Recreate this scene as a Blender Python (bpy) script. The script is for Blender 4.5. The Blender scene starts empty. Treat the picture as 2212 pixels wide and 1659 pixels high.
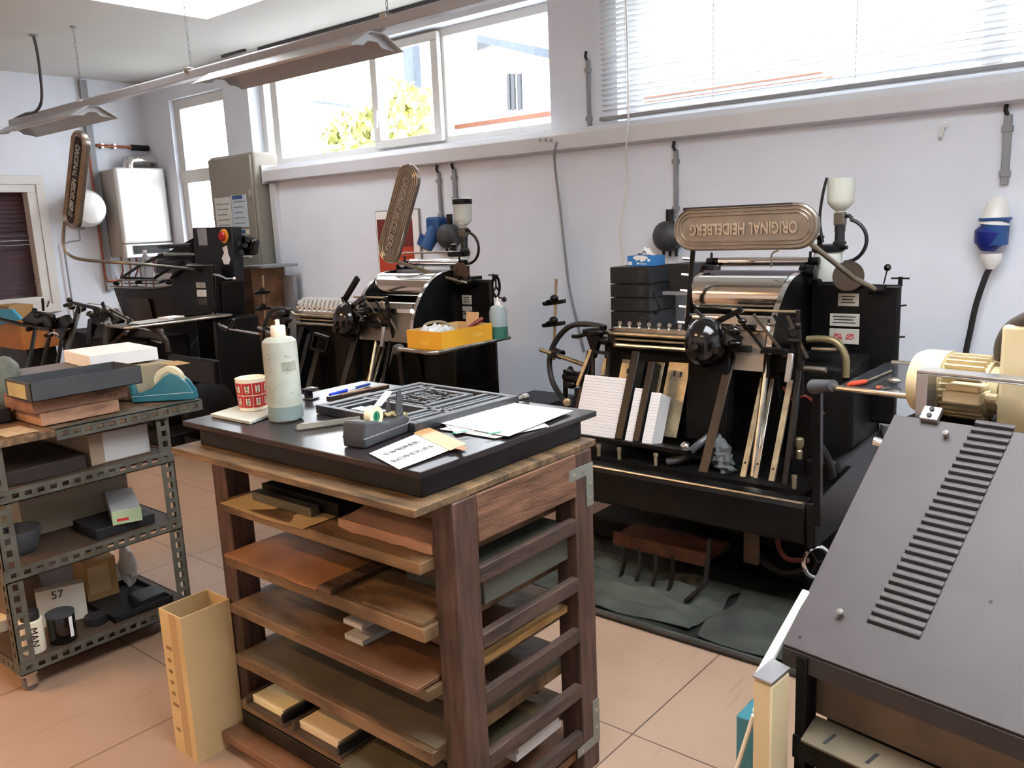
import bpy, bmesh, math, random
import numpy as np
from mathutils import Vector, Matrix
random.seed(7)
S = bpy.context.scene
COL = S.collection
PI = math.pi

# ------------------------------------------------------------------ camera
YAW, PIT, ROL, FPX, CAMZ = -0.6987108, -0.1894339, -0.0443430, 1833.27, 1.5
_f = Vector((math.sin(YAW)*math.cos(PIT), math.cos(YAW)*math.cos(PIT), math.sin(PIT)))
_r = Vector((math.cos(YAW), -math.sin(YAW), 0)); _u = _r.cross(_f)
CR = _r*math.cos(ROL)+_u*math.sin(ROL); CU = _u*math.cos(ROL)-_r*math.sin(ROL)
cd = bpy.data.cameras.new('camera'); cam = bpy.data.objects.new('camera', cd); COL.objects.link(cam)
cd.sensor_width = 36; cd.lens = FPX/2212*36; cd.clip_start = .02; cd.clip_end = 200
m3 = Matrix((CR, CU, -_f)).transposed(); cam.matrix_world = Matrix.Translation((0, 0, CAMZ)) @ m3.to_4x4()
S.camera = cam

# ------------------------------------------------------------------ light
S.view_settings.view_transform = 'Standard'; S.view_settings.look = 'None'
S.view_settings.gamma = 1; S.view_settings.use_curve_mapping = False
S.view_settings.exposure = 0.42
W = bpy.data.worlds.new('overcast_sky'); S.world = W; W.use_nodes = True
W.node_tree.nodes['Background'].inputs[0].default_value = (.90, .95, 1, 1)
W.node_tree.nodes['Background'].inputs[1].default_value = 11.0
def area(name, loc, rot, sx, sy, power, col=(1, 1, 1), portal=False):
    l = bpy.data.lights.new(name, 'AREA'); l.shape = 'RECTANGLE'; l.size = sx; l.size_y = sy
    l.energy = power; l.color = col
    o = bpy.data.objects.new(name, l); COL.objects.link(o); o.location = loc; o.rotation_euler = rot
    if portal: l.cycles.is_portal = True
    return o
area('window_portal', (-4.95, 4.72, 2.45), (-PI/2, 0, 0), 3.2, .85, 1, portal=True)
area('window_portal', (-1.2, 4.72, 2.5), (-PI/2, 0, 0), 3.4, 1.0, 1, portal=True)
area('window_portal', (-7.5, 4.72, 2.1), (-PI/2, 0, 0), .8, 1.5, 1, portal=True)
area('skylight_portal', (-5.25, 3.07, 3.28), (0, 0, 0), .9, 1.05, 1, portal=True)
area('skylight_portal', (0, 1.35, 3.28), (0, 0, 0), 2.6, 1.9, 1, portal=True)  # portal of the added right skylight, out of view, brightening wall and floor

# ------------------------------------------------------------------ helpers
def at(px, py, X=None, Y=None, Z=None):
    d = _f + CR*((px-1106)/FPX) - CU*((py-829.5)/FPX)
    o = Vector((0, 0, CAMZ))
    t = X/d.x if X is not None else (Y/d.y if Y is not None else (Z-CAMZ)/d.z)
    return o+d*t
def srgb(h):
    h = h.lstrip('#'); c = [int(h[i:i+2], 16)/255 for i in (0, 2, 4)]
    return tuple((x/12.92 if x <= .04045 else ((x+.055)/1.055)**2.4) for x in c)
def mat(name, hexc, rough=.5, metal=0, var=.15, scale=6, bump=.0, stretch=None, c2=None, spec=.5, trans=0, alpha=1, emit=0, ior=1.45, coat=0, bscale=None, contrast=(.35, .65)):
    m = bpy.data.materials.new(name); m.use_nodes = True; nt = m.node_tree; N = nt.nodes; L = nt.links
    b = N['Principled BSDF']; c = srgb(hexc)
    b.inputs['Roughness'].default_value = rough; b.inputs['Metallic'].default_value = metal
    b.inputs['IOR'].default_value = ior
    b.inputs['Specular IOR Level'].default_value = spec
    b.inputs['Transmission Weight'].default_value = trans; b.inputs['Alpha'].default_value = alpha
    b.inputs['Coat Weight'].default_value = coat
    tc = N.new('ShaderNodeTexCoord'); mp = N.new('ShaderNodeMapping'); L.new(tc.outputs['Object'], mp.inputs[0])
    if stretch: mp.inputs['Scale'].default_value = stretch
    no = N.new('ShaderNodeTexNoise'); no.inputs['Scale'].default_value = scale; no.inputs['Detail'].default_value = 5
    L.new(mp.outputs[0], no.inputs[0])
    rp = N.new('ShaderNodeValToRGB'); L.new(no.outputs['Fac'], rp.inputs[0])
    a = tuple(x*(1-var) for x in c); d = srgb(c2) if c2 else tuple(min(1, x*(1+var)) for x in c)
    rp.color_ramp.elements[0].position = contrast[0]; rp.color_ramp.elements[0].color = (*a, 1)
    rp.color_ramp.elements[1].position = contrast[1]; rp.color_ramp.elements[1].color = (*d, 1)
    L.new(rp.outputs[0], b.inputs['Base Color'])
    if emit:
        b.inputs['Emission Color'].default_value = (*c, 1); b.inputs['Emission Strength'].default_value = emit
    if bump:
        bn = N.new('ShaderNodeBump'); bn.inputs['Strength'].default_value = bump; bn.inputs['Distance'].default_value = .01
        n2 = N.new('ShaderNodeTexNoise'); n2.inputs['Scale'].default_value = bscale or scale*4; n2.inputs['Detail'].default_value = 4
        L.new(mp.outputs[0], n2.inputs[0]); L.new(n2.outputs['Fac'], bn.inputs['Height']); L.new(bn.outputs[0], b.inputs['Normal'])
    return m
def wood(name, h1, h2, sc=(2, 14, 14), rough=.6):
    return mat(name, h1, rough, var=.25, scale=3, stretch=sc, c2=h2, bump=.25, contrast=(.3, .7))

def lump(mb, c, r, seed, amp=.25, n=26, m=18):
    rr = random.Random(seed); ph = [rr.uniform(0, 6) for _ in range(6)]; i0 = len(mb.v); mb.ell(c, r, n, m); c = Vector(c)
    for i in range(i0, len(mb.v)):
        d = mb.v[i]-(mb.M @ c if mb.M else c); q = d.normalized() if d.length > 0 else d
        k = 1+amp*(math.sin(q.x*7+ph[0]+2*q.z)*.5+math.sin(q.z*9+ph[1]+3*q.y)*.5+math.sin((q.x+q.y)*13+ph[2])*.3)
        mb.v[i] = mb.v[i]+d*(k-1)

class MB:
    def __init__(s, M=None): s.v = []; s.f = []; s.mi = []; s.M = M; s.k = 0
    def add(s, vs, fs, k=None):
        n = len(s.v); k = s.k if k is None else k
        for p in vs:
            p = Vector(p); s.v.append(s.M @ p if s.M else p)
        for f in fs: s.f.append([n+i for i in f]); s.mi.append(k)
        return s
    def box(s, a, b, R=None, k=None):
        (x0, y0, z0), (x1, y1, z1) = a, b
        vs = [Vector((x, y, z)) for z in (z0, z1) for y in (y0, y1) for x in (x0, x1)]
        if R:
            c = (Vector(a)+Vector(b))/2; vs = [c+R @ (v-c) for v in vs]
        return s.add(vs, [(0, 2, 3, 1), (4, 5, 7, 6), (0, 1, 5, 4), (2, 6, 7, 3), (0, 4, 6, 2), (1, 3, 7, 5)], k)
    def cb(s, c, d, R=None, k=None):
        c = Vector(c); d = Vector(d)/2
        return s.box(c-d, c+d, R, k)
    def bar(s, p0, p1, w, t, side=(1, 0, 0), k=None, w1=None):
        p0 = Vector(p0); p1 = Vector(p1); d = (p1-p0).normalized(); sd = Vector(side); sd = (sd-d*sd.dot(d)).normalized(); n = d.cross(sd)
        w1 = w1 or w; vs = []
        for p, ww in ((p0, w), (p1, w1)):
            for a, b in ((-1, -1), (1, -1), (1, 1), (-1, 1)): vs.append(p+sd*a*ww/2+n*b*t/2)
        return s.add(vs, [(3, 2, 1, 0), (4, 5, 6, 7), (0, 1, 5, 4), (1, 2, 6, 5), (2, 3, 7, 6), (3, 0, 4, 7)], k)
    def tube(s, pts, r, n=10, k=None, caps=True, closed=False):
        pts = [Vector(p) for p in pts]; N = len(pts); rs = r if isinstance(r, (list, tuple)) else [r]*N
        vs = []; up = None
        for i, p in enumerate(pts):
            a = pts[i-1] if (i > 0 or closed) else p; b = pts[(i+1) % N] if (i < N-1 or closed) else p
            d = (b-a).normalized()
            if up is None:
                up = Vector((0, 0, 1)) if abs(d.z) < .9 else Vector((1, 0, 0))
            x = d.cross(up)
            if x.length < 1e-4: x = d.orthogonal()
            x.normalize(); up = x.cross(d).normalized()
            for j in range(n):
                q = 2*PI*j/n; vs.append(p+(x*math.cos(q)+up*math.sin(q))*rs[i])
        fs = []
        for i in range(N if closed else N-1):
            for j in range(n):
                a = i*n+j; b = i*n+(j+1) % n; c = ((i+1) % N)*n+(j+1) % n; d = ((i+1) % N)*n+j
                fs.append((a, b, c, d))
        if caps and not closed: fs.append(tuple(range(n-1, -1, -1))); fs.append(tuple((N-1)*n+j for j in range(n)))
        return s.add(vs, fs, k)
    def cyl(s, p0, p1, r, r1=None, n=20, k=None): return s.tube([p0, p1], [r, r if r1 is None else r1], n, k)
    def lathe(s, o, prof, ax=(0, 0, 1), n=24, k=None, sx=1, xd=None):
        o = Vector(o); a = Vector(ax).normalized(); x = Vector(xd) if xd else a.orthogonal(); x = (x-a*x.dot(a)).normalized(); y = a.cross(x); vs = []
        for r, h in prof:
            for j in range(n):
                q = 2*PI*j/n; vs.append(o+a*h+(x*math.cos(q)*sx+y*math.sin(q))*max(r, 1e-5))
        fs = []
        for i in range(len(prof)-1):
            for j in range(n): fs.append((i*n+j, i*n+(j+1) % n, (i+1)*n+(j+1) % n, (i+1)*n+j))
        fs.append(tuple(range(n-1, -1, -1))); fs.append(tuple((len(prof)-1)*n+j for j in range(n)))
        return s.add(vs, fs, k)
    def ell(s, c, r, n=20, m=12, R=None, k=None):
        c = Vector(c); vs = []; fs = []
        for i in range(m+1):
            t = PI*i/m
            for j in range(n):
                q = 2*PI*j/n; v = Vector((r[0]*math.sin(t)*math.cos(q), r[1]*math.sin(t)*math.sin(q), r[2]*math.cos(t)))
                vs.append(c+(R @ v if R else v))
        for i in range(m):
            for j in range(n): fs.append((i*n+j, (i+1)*n+j, (i+1)*n+(j+1) % n, i*n+(j+1) % n))
        return s.add(vs, fs, k)
    def prism(s, pts, e, k=None):
        pts = [Vector(p) for p in pts]; e = Vector(e); n = len(pts)
        nrm = Vector((0, 0, 0))
        for i in range(n): nrm += pts[i].cross(pts[(i+1) % n])
        if nrm.dot(e) < 0: pts = pts[::-1]
        return s.add(pts+[p+e for p in pts], [tuple(range(n-1, -1, -1)), tuple(range(n, 2*n))]+[(i, (i+1) % n, n+(i+1) % n, n+i) for i in range(n)], k)
    def sheet(s, P, t=.0006, nu=8, nv=8, k=None):
        g = [[Vector(P(i/nu, j/nv)) for j in range(nv+1)] for i in range(nu+1)]
        vs = [p for row in g for p in row]; n = len(vs); vs = vs+[p-Vector((0, 0, t)) for p in vs]
        w = nv+1; fs = []
        for i in range(nu):
            for j in range(nv):
                a, b, c, d = i*w+j, (i+1)*w+j, (i+1)*w+j+1, i*w+j+1
                fs.append((a, b, c, d)); fs.append((n+d, n+c, n+b, n+a))
        for i in range(nu): fs.append((i*w, n+i*w, n+(i+1)*w, (i+1)*w)); fs.append((i*w+nv, (i+1)*w+nv, n+(i+1)*w+nv, n+i*w+nv))
        for j in range(nv): fs.append((j, j+1, n+j+1, n+j)); fs.append((nu*w+j, n+nu*w+j, n+nu*w+j+1, nu*w+j+1))
        return s.add(vs, fs, k)
    def quad(s, a, b, c, d, t=.001, k=None):
        a, b, c, d = map(Vector, (a, b, c, d)); n = (b-a).cross(d-a).normalized()*t
        return s.prism([a, b, c, d], n, k)

ROOT = {}
def thing(name, label, cat, loc=(0, 0, 0), rz=0, group=None, kind=None):
    o = bpy.data.objects.new(name, None); COL.objects.link(o); o.empty_display_size = .05
    o.location = loc; o.rotation_euler = (0, 0, rz)
    M = Matrix.Translation(loc) @ Matrix.Rotation(rz, 4, 'Z'); ROOT[o.name] = M
    o['label'] = label; o['category'] = cat
    if group: o['group'] = group
    if kind: o['kind'] = kind
    return o
def rootof(o):
    while o.parent: o = o.parent
    return o
def build(name, mb, mats, parent=None, smooth=None, bevel=0, label=None, origin=None, seg=2, cat=None, group=None, kind=None, fix=True):
    if not isinstance(mats, (list, tuple)): mats = [mats]
    if parent is not None: Mi = ROOT[rootof(parent).name].inverted()
    else:
        if origin is None:
            xs = [v.x for v in mb.v]; ys = [v.y for v in mb.v]; zs = [v.z for v in mb.v]
            origin = ((min(xs)+max(xs))/2, (min(ys)+max(ys))/2, min(zs))
        Mi = Matrix.Translation(origin).inverted()
    me = bpy.data.meshes.new(name); me.from_pydata([Mi @ v for v in mb.v], [], mb.f)
    for m in mats: me.materials.append(m)
    for p, k in zip(me.polygons, mb.mi): p.material_index = min(k, len(mats)-1)
    if fix:
        bm = bmesh.new(); bm.from_mesh(me); bmesh.ops.recalc_face_normals(bm, faces=bm.faces); bm.to_mesh(me); bm.free()
    o = bpy.data.objects.new(name, me); COL.objects.link(o)
    if parent is not None: o.parent = parent
    else: o.location = origin; ROOT[o.name] = Matrix.Translation(origin)
    if bevel:
        b = o.modifiers.new('bevel', 'BEVEL'); b.width = bevel; b.segments = seg; b.limit_method = 'ANGLE'; b.angle_limit = math.radians(40)
    if smooth is None or smooth:
        for p in me.polygons: p.use_smooth = True
        me.set_sharp_from_angle(angle=math.radians(35))
    if label: o['label'] = label
    if cat: o['category'] = cat
    if group: o['group'] = group
    if kind: o['kind'] = kind
    return o
def struct(name, mb, mats, **k): return build(name, mb, mats, kind='structure', **k)
def text(name, s, size, ext, m, parent, F, label=None, res=3, sxy=(1, 1), bold=0):
    c = bpy.data.curves.new(name, 'FONT'); c.body = s; c.size = size; c.extrude = ext; c.offset = size*bold; c.align_x = 'CENTER'; c.align_y = 'CENTER'; c.resolution_u = res
    t = bpy.data.objects.new(name, c); COL.objects.link(t)
    dg = bpy.context.evaluated_depsgraph_get(); me = bpy.data.meshes.new_from_object(t.evaluated_get(dg))
    bpy.data.objects.remove(t); me.name = name
    Mi = ROOT[rootof(parent).name].inverted() @ F @ Matrix.Diagonal((sxy[0], sxy[1], 1, 1)); me.transform(Mi)
    me.materials.clear(); me.materials.append(m)
    o = bpy.data.objects.new(name, me); COL.objects.link(o); o.parent = parent
    if label: o['label'] = label
    return o
def frame(o, x, y):
    "matrix with origin o, x axis x, y axis near y"
    o = Vector(o); x = Vector(x).normalized(); y = Vector(y); z = x.cross(y).normalized(); y = z.cross(x)
    return Matrix.Translation(o) @ Matrix((x, y, z)).transposed().to_4x4()
def RZ(a): return Matrix.Rotation(a, 3, 'Z')
def arc(c, r, a0, a1, n, u, v):
    c = Vector(c); u = Vector(u); v = Vector(v)
    return [c+u*r*math.cos(a0+(a1-a0)*i/n)+v*r*math.sin(a0+(a1-a0)*i/n) for i in range(n+1)]
def smoothpts(P, n=6):
    P = [Vector(p) for p in P]; out = []
    for i in range(len(P)-1):
        p0 = P[max(i-1, 0)]; p1 = P[i]; p2 = P[i+1]; p3 = P[min(i+2, len(P)-1)]
        for j in range(n):
            t = j/n; out.append(.5*((2*p1)+(-p0+p2)*t+(2*p0-5*p1+4*p2-p3)*t*t+(-p0+3*p1-3*p2+p3)*t**3))
    return out+[P[-1]]
def pp(L): return [at(a, b, Y=c) for a, b, c in L]

# ------------------------------------------------------------------ materials
wallm = mat('white_wall_paint', '#e5eaf4', .75, var=.03, scale=2, bump=.05, bscale=60)
ceilm = mat('ceiling_paint', '#cdcbc6', .85, var=.02, scale=1)
framem = mat('white_window_frame', '#dcdad6', .4, var=.02)
trunkm = mat('white_plastic_trunking', '#d6d6da', .35, var=.02)
greyplas = mat('grey_conduit_plastic', '#8f9194', .5, var=.05)
blackiron = mat('black_press_enamel', '#08090b', .36, var=.5, scale=9, bump=.05, bscale=25, spec=.32)
blackmatt = mat('black_greasy_metal', '#070707', .6, var=.5, scale=14, bump=.15, spec=.25)
darksteel = mat('dark_oily_steel', '#2e2c2a', .4, .7, var=.4, scale=12)
signhi = mat('polished_sign_relief', '#b9b0a2', .22, .9, var=.1, scale=14)
steel = mat('worn_steel', '#b9b4a8', .28, 1, var=.2, scale=20)
chrome = mat('polished_chrome', '#dddcda', .1, 1, var=.03)
drumm = mat('ink_drum_chrome', '#d8d4cc', .14, 1, var=.06, scale=3, stretch=(.5, 6, 6))
brass = mat('tarnished_brass', '#a3967a', .4, .75, var=.25, scale=15)
signm = mat('cast_bronze_sign', '#8d867c', .3, .85, var=.12, scale=12)
rubber = mat('dark_rubber', '#1a1a1c', .6, var=.2)
purple = mat('purple_rubber_roller', '#5a5560', .45, var=.1)
copper = mat('copper_pipe', '#9a5a44', .4, .8, var=.25, scale=12)
papm = mat('white_paper', '#f1efee', .7, var=.015)
pape = mat('paper_stack_edge', '#dcd8d6', .8, var=.06, scale=3, stretch=(1, 1, 60), bump=.3)
whitepl = mat('white_plastic', '#e6e4e0', .35, var=.02)
glass = mat('window_glass', '#ffffff', .0, var=0, trans=1, ior=1.0, spec=.2)
hose = mat('black_hose', '#17181a', .45, var=.1)
bluepl = mat('blue_plastic', '#1f4d86', .4, var=.08)
cream = mat('cream_enamel', '#cdbd97', .45, var=.07, scale=5, bump=.05)
alum = mat('aluminium_profile', '#a7a7a8', .35, .85, var=.12, scale=8)
greytop = mat('grey_brown_powder_coat', '#464040', .5, var=.05, scale=10, bump=.04, bscale=400)
greydark = mat('dark_grey_edge', '#2b2626', .5, var=.1)
stone = mat('black_imposing_stone_top', '#262123', .28, var=.25, scale=4, bump=.05, bscale=20)
stoneside = mat('black_table_side', '#121213', .5, var=.3)
woodd = wood('dark_table_wood', '#3b2a24', '#5e4438', (14, 14, 2))
woodx = wood('worn_brown_rail_wood', '#3c2b22', '#67503f', (2, 14, 14))
woody = wood('rail_wood_depth', '#332722', '#554238', (14, 2, 14))
shelfm = mat('dusty_shelf_board', '#5f4930', .65, var=.3, scale=5, c2='#86694a', bump=.25, stretch=(1, 3, 3))
topwood = mat('weathered_plank', '#5a4a38', .6, var=.3, scale=5, c2='#86694a', bump=.3, stretch=(1.5, 8, 8))
card = mat('kraft_cardboard', '#b08d5c', .75, var=.08, scale=4, bump=.05)
cardl = mat('light_cardboard', '#c9ad7d', .75, var=.08, scale=4)
orangecard = mat('orange_kraft_paper', '#9a6a42', .65, var=.2, scale=5, bump=.1)
brownpap = mat('salmon_wrapping_paper', '#b08468', .6, var=.15, scale=6, bump=.3, bscale=12)
greymet = mat('grey_green_angle_iron', '#5c5b52', .55, .3, var=.2, scale=14, bump=.1)
darkboard = mat('dark_brown_fibreboard', '#46362a', .6, var=.25, scale=5)
graytray = mat('dark_grey_box', '#45474a', .5, var=.12, scale=8)
blockw = wood('wooden_block', '#8f6550', '#b98e72', (3, 3, 10))
teal = mat('teal_enamel', '#2f7480', .35, var=.08, coat=.3)
tapem = mat('cream_tape', '#d8cfae', .45, var=.04)
blackpl = mat('black_plastic', '#202224', .42, var=.12, scale=8)
dgreypl = mat('charcoal_plastic', '#3a3c3f', .45, var=.08, bump=.05)
ink = mat('black_print', '#141414', .6, var=0)
redm = mat('red_print', '#b8282a', .45, var=.05)
creampl = mat('cream_china', '#efe4cc', .25, var=.02)
bottlem = mat('stained_translucent_plastic', '#b6b9aa', .4, var=.18, scale=7, c2='#cbcec0', trans=.15)
yellow = mat('yellow_carton', '#e0a32c', .5, var=.08, scale=3)
greyw = mat('grey_white_card', '#b5b2ad', .7, var=.06)
creamcard = mat('cream_card', '#e6d6a6', .6, var=.03)
blackshiny = mat('glossy_black_casting', '#0c0c0d', .15, var=.4, scale=8, bump=.25, bscale=14, coat=.5)
platew = mat('label_plate', '#bab6ac', .45, .2, var=.12, scale=12)

# ------------------------------------------------------------------ setting
def floor_mat():
    m = mat('vinyl_floor_tiles', '#a3846d', .38, var=.06, scale=1.2, c2='#ad8f7a', bump=.04, bscale=8)
    nt = m.node_tree; N = nt.nodes; L = nt.links; b = N['Principled BSDF']
    tc = N.new('ShaderNodeTexCoord'); sp = N.new('ShaderNodeSeparateXYZ'); L.new(tc.outputs['Object'], sp.inputs[0])
    def line(out, off, pitch):
        a = N.new('ShaderNodeMath'); a.operation = 'ADD'; a.inputs[1].default_value = off; L.new(out, a.inputs[0])
        p = N.new('ShaderNodeMath'); p.operation = 'PINGPONG'; p.inputs[1].default_value = pitch/2; L.new(a.outputs[0], p.inputs[0])
        c = N.new('ShaderNodeMath'); c.operation = 'LESS_THAN'; c.inputs[1].default_value = .0022; L.new(p.outputs[0], c.inputs[0]); return c.outputs[0]
    mx = N.new('ShaderNodeMath'); mx.operation = 'MAXIMUM'
    L.new(line(sp.outputs[0], 1.218+.6125*40, .6125), mx.inputs[0]); L.new(line(sp.outputs[1], -1.93+.615*40, .615), mx.inputs[1])
    # scuff streaks
    mp = N.new('ShaderNodeMapping'); mp.inputs['Scale'].default_value = (60, 3, 1); L.new(tc.outputs['Object'], mp.inputs[0])
    mp.inputs['Rotation'].default_value = (0, 0, .15)
    n2 = N.new('ShaderNodeTexNoise'); n2.inputs['Scale'].default_value = 1; L.new(mp.outputs[0], n2.inputs[0])
    r2 = N.new('ShaderNodeValToRGB'); r2.color_ramp.elements[0].position = .28; r2.color_ramp.elements[0].color = (.7, .66, .62, 1)
    r2.color_ramp.elements[1].position = .34; r2.color_ramp.elements[1].color = (1, 1, 1, 1); L.new(n2.outputs['Fac'], r2.inputs[0])
    src = b.inputs['Base Color'].links[0].from_socket
    mu = N.new('ShaderNodeMixRGB'); mu.blend_type = 'MULTIPLY'; mu.inputs[0].default_value = .5; L.new(src, mu.inputs[1]); L.new(r2.outputs[0], mu.inputs[2])
    mi = N.new('ShaderNodeMixRGB'); L.new(mx.outputs[0], mi.inputs[0]); L.new(mu.outputs[0], mi.inputs[1]); mi.inputs[2].default_value = (*srgb('#57463c'), 1)
    L.new(mi.outputs[0], b.inputs['Base Color']); return m
XL, XR, YB, YF, ZC = -8.45, 2.6, 4.5, -3.2, 3.0
struct('floor', MB().box((XL-.3, YF-.3, -.2), (XR+.3, YB+.5, 0)), floor_mat(), origin=(0, 0, 0))
# ceiling with the visible left skylight and an added right one, unseen, for more light
cm = MB(); ys = [YF-.3, .4, 2.3, 2.55, 3.6, YB+.5]; xs = [XL-.3, -5.7, -4.8, -1.3, 1.3, XR+.3]
holes = {(1, 3), (3, 1)}
for i in range(5):
    for j in range(5):
        if (i, j) in holes: continue
        cm.box((xs[i], ys[j], ZC), (xs[i+1], ys[j+1], ZC+.28))
struct('ceiling', cm, ceilm)
bx = MB
for n, (x0, y0, x1, y1) in enumerate([(-5.7, 2.55, -4.8, 3.6), (-1.3, .4, 1.3, 2.3)]):
    f = MB()
    for a, b in (((x0, y0, ZC+.26), (x1, y0+.05, ZC+.34)), ((x0, y1-.05, ZC+.26), (x1, y1, ZC+.34)), ((x0, y0+.05, ZC+.26), (x0+.05, y1-.05, ZC+.34)), ((x1-.05, y0+.05, ZC+.26), (x1, y1-.05, ZC+.34))): f.box(a, b)
    sk = struct('window_%d' % (5+n), f, framem)  # second one frames the added skylight, unseen, placed to light the right side
    build('glass_pane', MB().box((x0+.05, y0+.05, ZC+.3), (x1-.05, y1-.05, ZC+.306)), glass, sk)
# back wall: upper wall with window openings, thicker lower wall
def wall_grid(xs, zs, y0, y1, holes, mb=None):
    mb = mb or MB()
    for i in range(len(xs)-1):
        for j in range(len(zs)-1):
            if (i, j) not in holes: mb.box((xs[i], y0, zs[j]), (xs[i+1], y1, zs[j+1]))
    return mb
struct('wall_back', wall_grid([XL-.3, -7.93, -7.0, -6.62, -3.36, -2.86, XR+.3], [0, .95, 2.06, 2.78, 2.86, ZC], YB, YB+.3,
       {(1, 1), (1, 2), (3, 2), (3, 3), (5, 2), (5, 3)}), wallm)
struct('wall_back_lower', MB().box((-6.2, 4.4, 0), (XR, YB, 1.95)), wallm)
struct('wall_left', (lambda m: (m.box((XL-.25, YF-.3, 0), (XL, 1.9, ZC)), m.box((XL-.25, 3.38, 0), (XL, YB+.3, ZC)), m.box((XL-.25, 1.9, 0), (XL, 3.38, .93)), m.box((XL-.25, 1.9, 2.02), (XL, 3.38, ZC)), m)[-1])(MB()), wallm)
struct('wall_right', MB().box((XR, YF-.3, 0), (XR+.25, YB+.3, ZC)), wallm)
struct('wall_front', MB().box((XL-.3, YF-.25, 0), (XR+.3, YF, ZC)), wallm)
struct('trim_1', MB().box((-6.24, 4.36, 0), (-6.16, 4.42, 1.9)), trunkm, bevel=.004)
# long white cable trunking / sill under the windows
tr = thing('cable_trunking', 'long white cable trunking running along the wall under the high windows', 'trunking', (-2, 4.4, 1.9))
build('channel', MB().prism([(-6.25, 4.4, 1.905), (-6.25, 4.32, 1.915), (-6.25, 4.32, 2.0), (-6.25, 4.36, 2.035), (-6.25, 4.5, 2.045), (-6.25, 4.5, 1.905)], (XR+6.25, 0, 0)), trunkm, tr, bevel=.004)
build('end_cap', MB().box((-6.262, 4.315, 1.9), (-6.25, 4.5, 2.05)), trunkm, tr)
sp = MB()
for i, px in enumerate((1168, 1181, 1192)):
    c = at(px, 303, Y=4.318); sp.cyl(c, c+Vector((0, -.006, 0)), .016, n=14)
    sp.k = 1; sp.cyl(c+Vector((0, -.006, 0)), c+Vector((0, -.0075, 0)), .011, n=14); sp.k = 0
build('socket', sp, [whitepl, greyplas], tr)

def window(n, x0, x1, z0, z1, mullions, y=4.62, sash=None, fw=.06):
    f = MB()
    f.box((x0, y, z0), (x1, y+.07, z0+fw)); f.box((x0, y, z1-fw), (x1, y+.07, z1))
    f.box((x0, y, z0+fw), (x0+fw, y+.07, z1-fw)); f.box((x1-fw, y, z0+fw), (x1, y+.07, z1-fw))
    for mx in mullions: f.box((mx-.045, y, z0+fw), (mx+.045, y+.07, z1-fw))
    o = struct('window_%d' % n, f, framem, bevel=.004)
    build('glass_pane', MB().box((x0+.02, y+.03, z0+.02), (x1-.02, y+.036, z1-.02)), glass, o)
    return o
w1 = window(1, -6.62, -3.36, 2.06, 2.86, [-6.42, -5.12, -4.42])
sa = MB(); x0, x1, z0, z1 = -5.12, -4.40, 2.09, 2.84
for a, b in (((x0, 4.575, z0), (x1, 4.62, z0+.06)), ((x0, 4.575, z1-.06), (x1, 4.62, z1)), ((x0, 4.575, z0+.06), (x0+.07, 4.62, z1-.06)), ((x1-.07, 4.575, z0+.06), (x1, 4.62, z1-.06))): sa.box(a, b)
sash = build('sash', sa, framem, w1, bevel=.006)
build('handle', MB().tube([at(823, 238, Y=4.57), at(814, 240, Y=4.55), at(814, 276, Y=4.55)], .009, 8), whitepl, sash)
w2 = window(2, -2.86, XR, 2.06, 2.86, [-.9, 1.0])
w3 = window(3, -7.93, -7.0, .95, 2.78, [], y=4.55, fw=.09)
build('transom', MB().box((-7.93, 4.54, 2.0), (-7.0, 4.62, 2.12)), framem, w3, bevel=.004)
f4 = MB()
for a, b in (((XL-.1, 1.9, .93), (XL+.02, 3.38, 1.0)), ((XL-.1, 1.9, 1.95), (XL+.02, 3.38, 2.02)), ((XL-.1, 3.30, 1.0), (XL+.02, 3.38, 1.95)), ((XL-.1, 1.9, 1.0), (XL+.02, 1.97, 1.95)),
             ((XL, 3.38, .93), (XL+.03, 3.46, 2.02)), ((XL, 1.82, 2.02), (XL+.03, 3.46, 2.1)), ((XL, 1.82, .85), (XL+.03, 3.46, .93))): f4.box(a, b)
w4 = struct('window_4', f4, framem, bevel=.004)
build('glass_pane', MB().box((XL-.05, 1.95, .98), (XL-.045, 3.32, 1.97)), glass, w4)
sm = mat('brown_shutter_slats', '#4a3236', .4, var=.15)
sl = MB()
for i in range(26):
    z = .955+i*.0405; sl.prism([(XL-.12, 1.93, z), (XL-.085, 1.93, z), (XL-.100, 1.93, z+.0403), (XL-.12, 1.93, z+.0403)], (0, 1.42, 0))
build('roller_shutter', sl, sm, w4, label='closed brown slatted shutter outside the pane')

# venetian blind over the right window
vb = thing('venetian_blind', 'wide white venetian blind lowered over the right high window', 'blind', (-.15, 4.4, 2.05))
s1 = MB()
slat = mat('white_blind_slat', '#e4e6e8', .6, var=.02, trans=.4)
random.seed(3)
for i in range(26):
    z = 2.12+i*.029
    if z > 2.87: break
    a = math.radians(18+random.uniform(-6, 6)); dy = .0175*math.cos(a); dz = .0175*math.sin(a)
    s1.prism([(-2.93, 4.44-dy, z+dz), (-2.93, 4.44, z+.003), (-2.93, 4.44+dy, z-dz), (-2.93, 4.44+dy, z-dz-.001), (-2.93, 4.44, z+.002), (-2.93, 4.44-dy, z+dz-.001)], (XR+2.9, 0, 0))
build('slats', s1, slat, vb, kind='stuff')
build('bottom_rail', MB().box((-2.94, 4.415, 2.062), (XR-.03, 4.465, 2.085)), greyplas, vb, bevel=.005)
build('head_rail', MB().box((-2.94, 4.41, 2.88), (XR-.03, 4.47, 2.92)), whitepl, vb)
for x in (-2.75, -2.2, -1.45, -.7, .05): build('ladder_cord', MB().tube([(x, 4.418, 2.07), (x, 4.418, 2.9)], .0025, 5), whitepl, vb)
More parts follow.
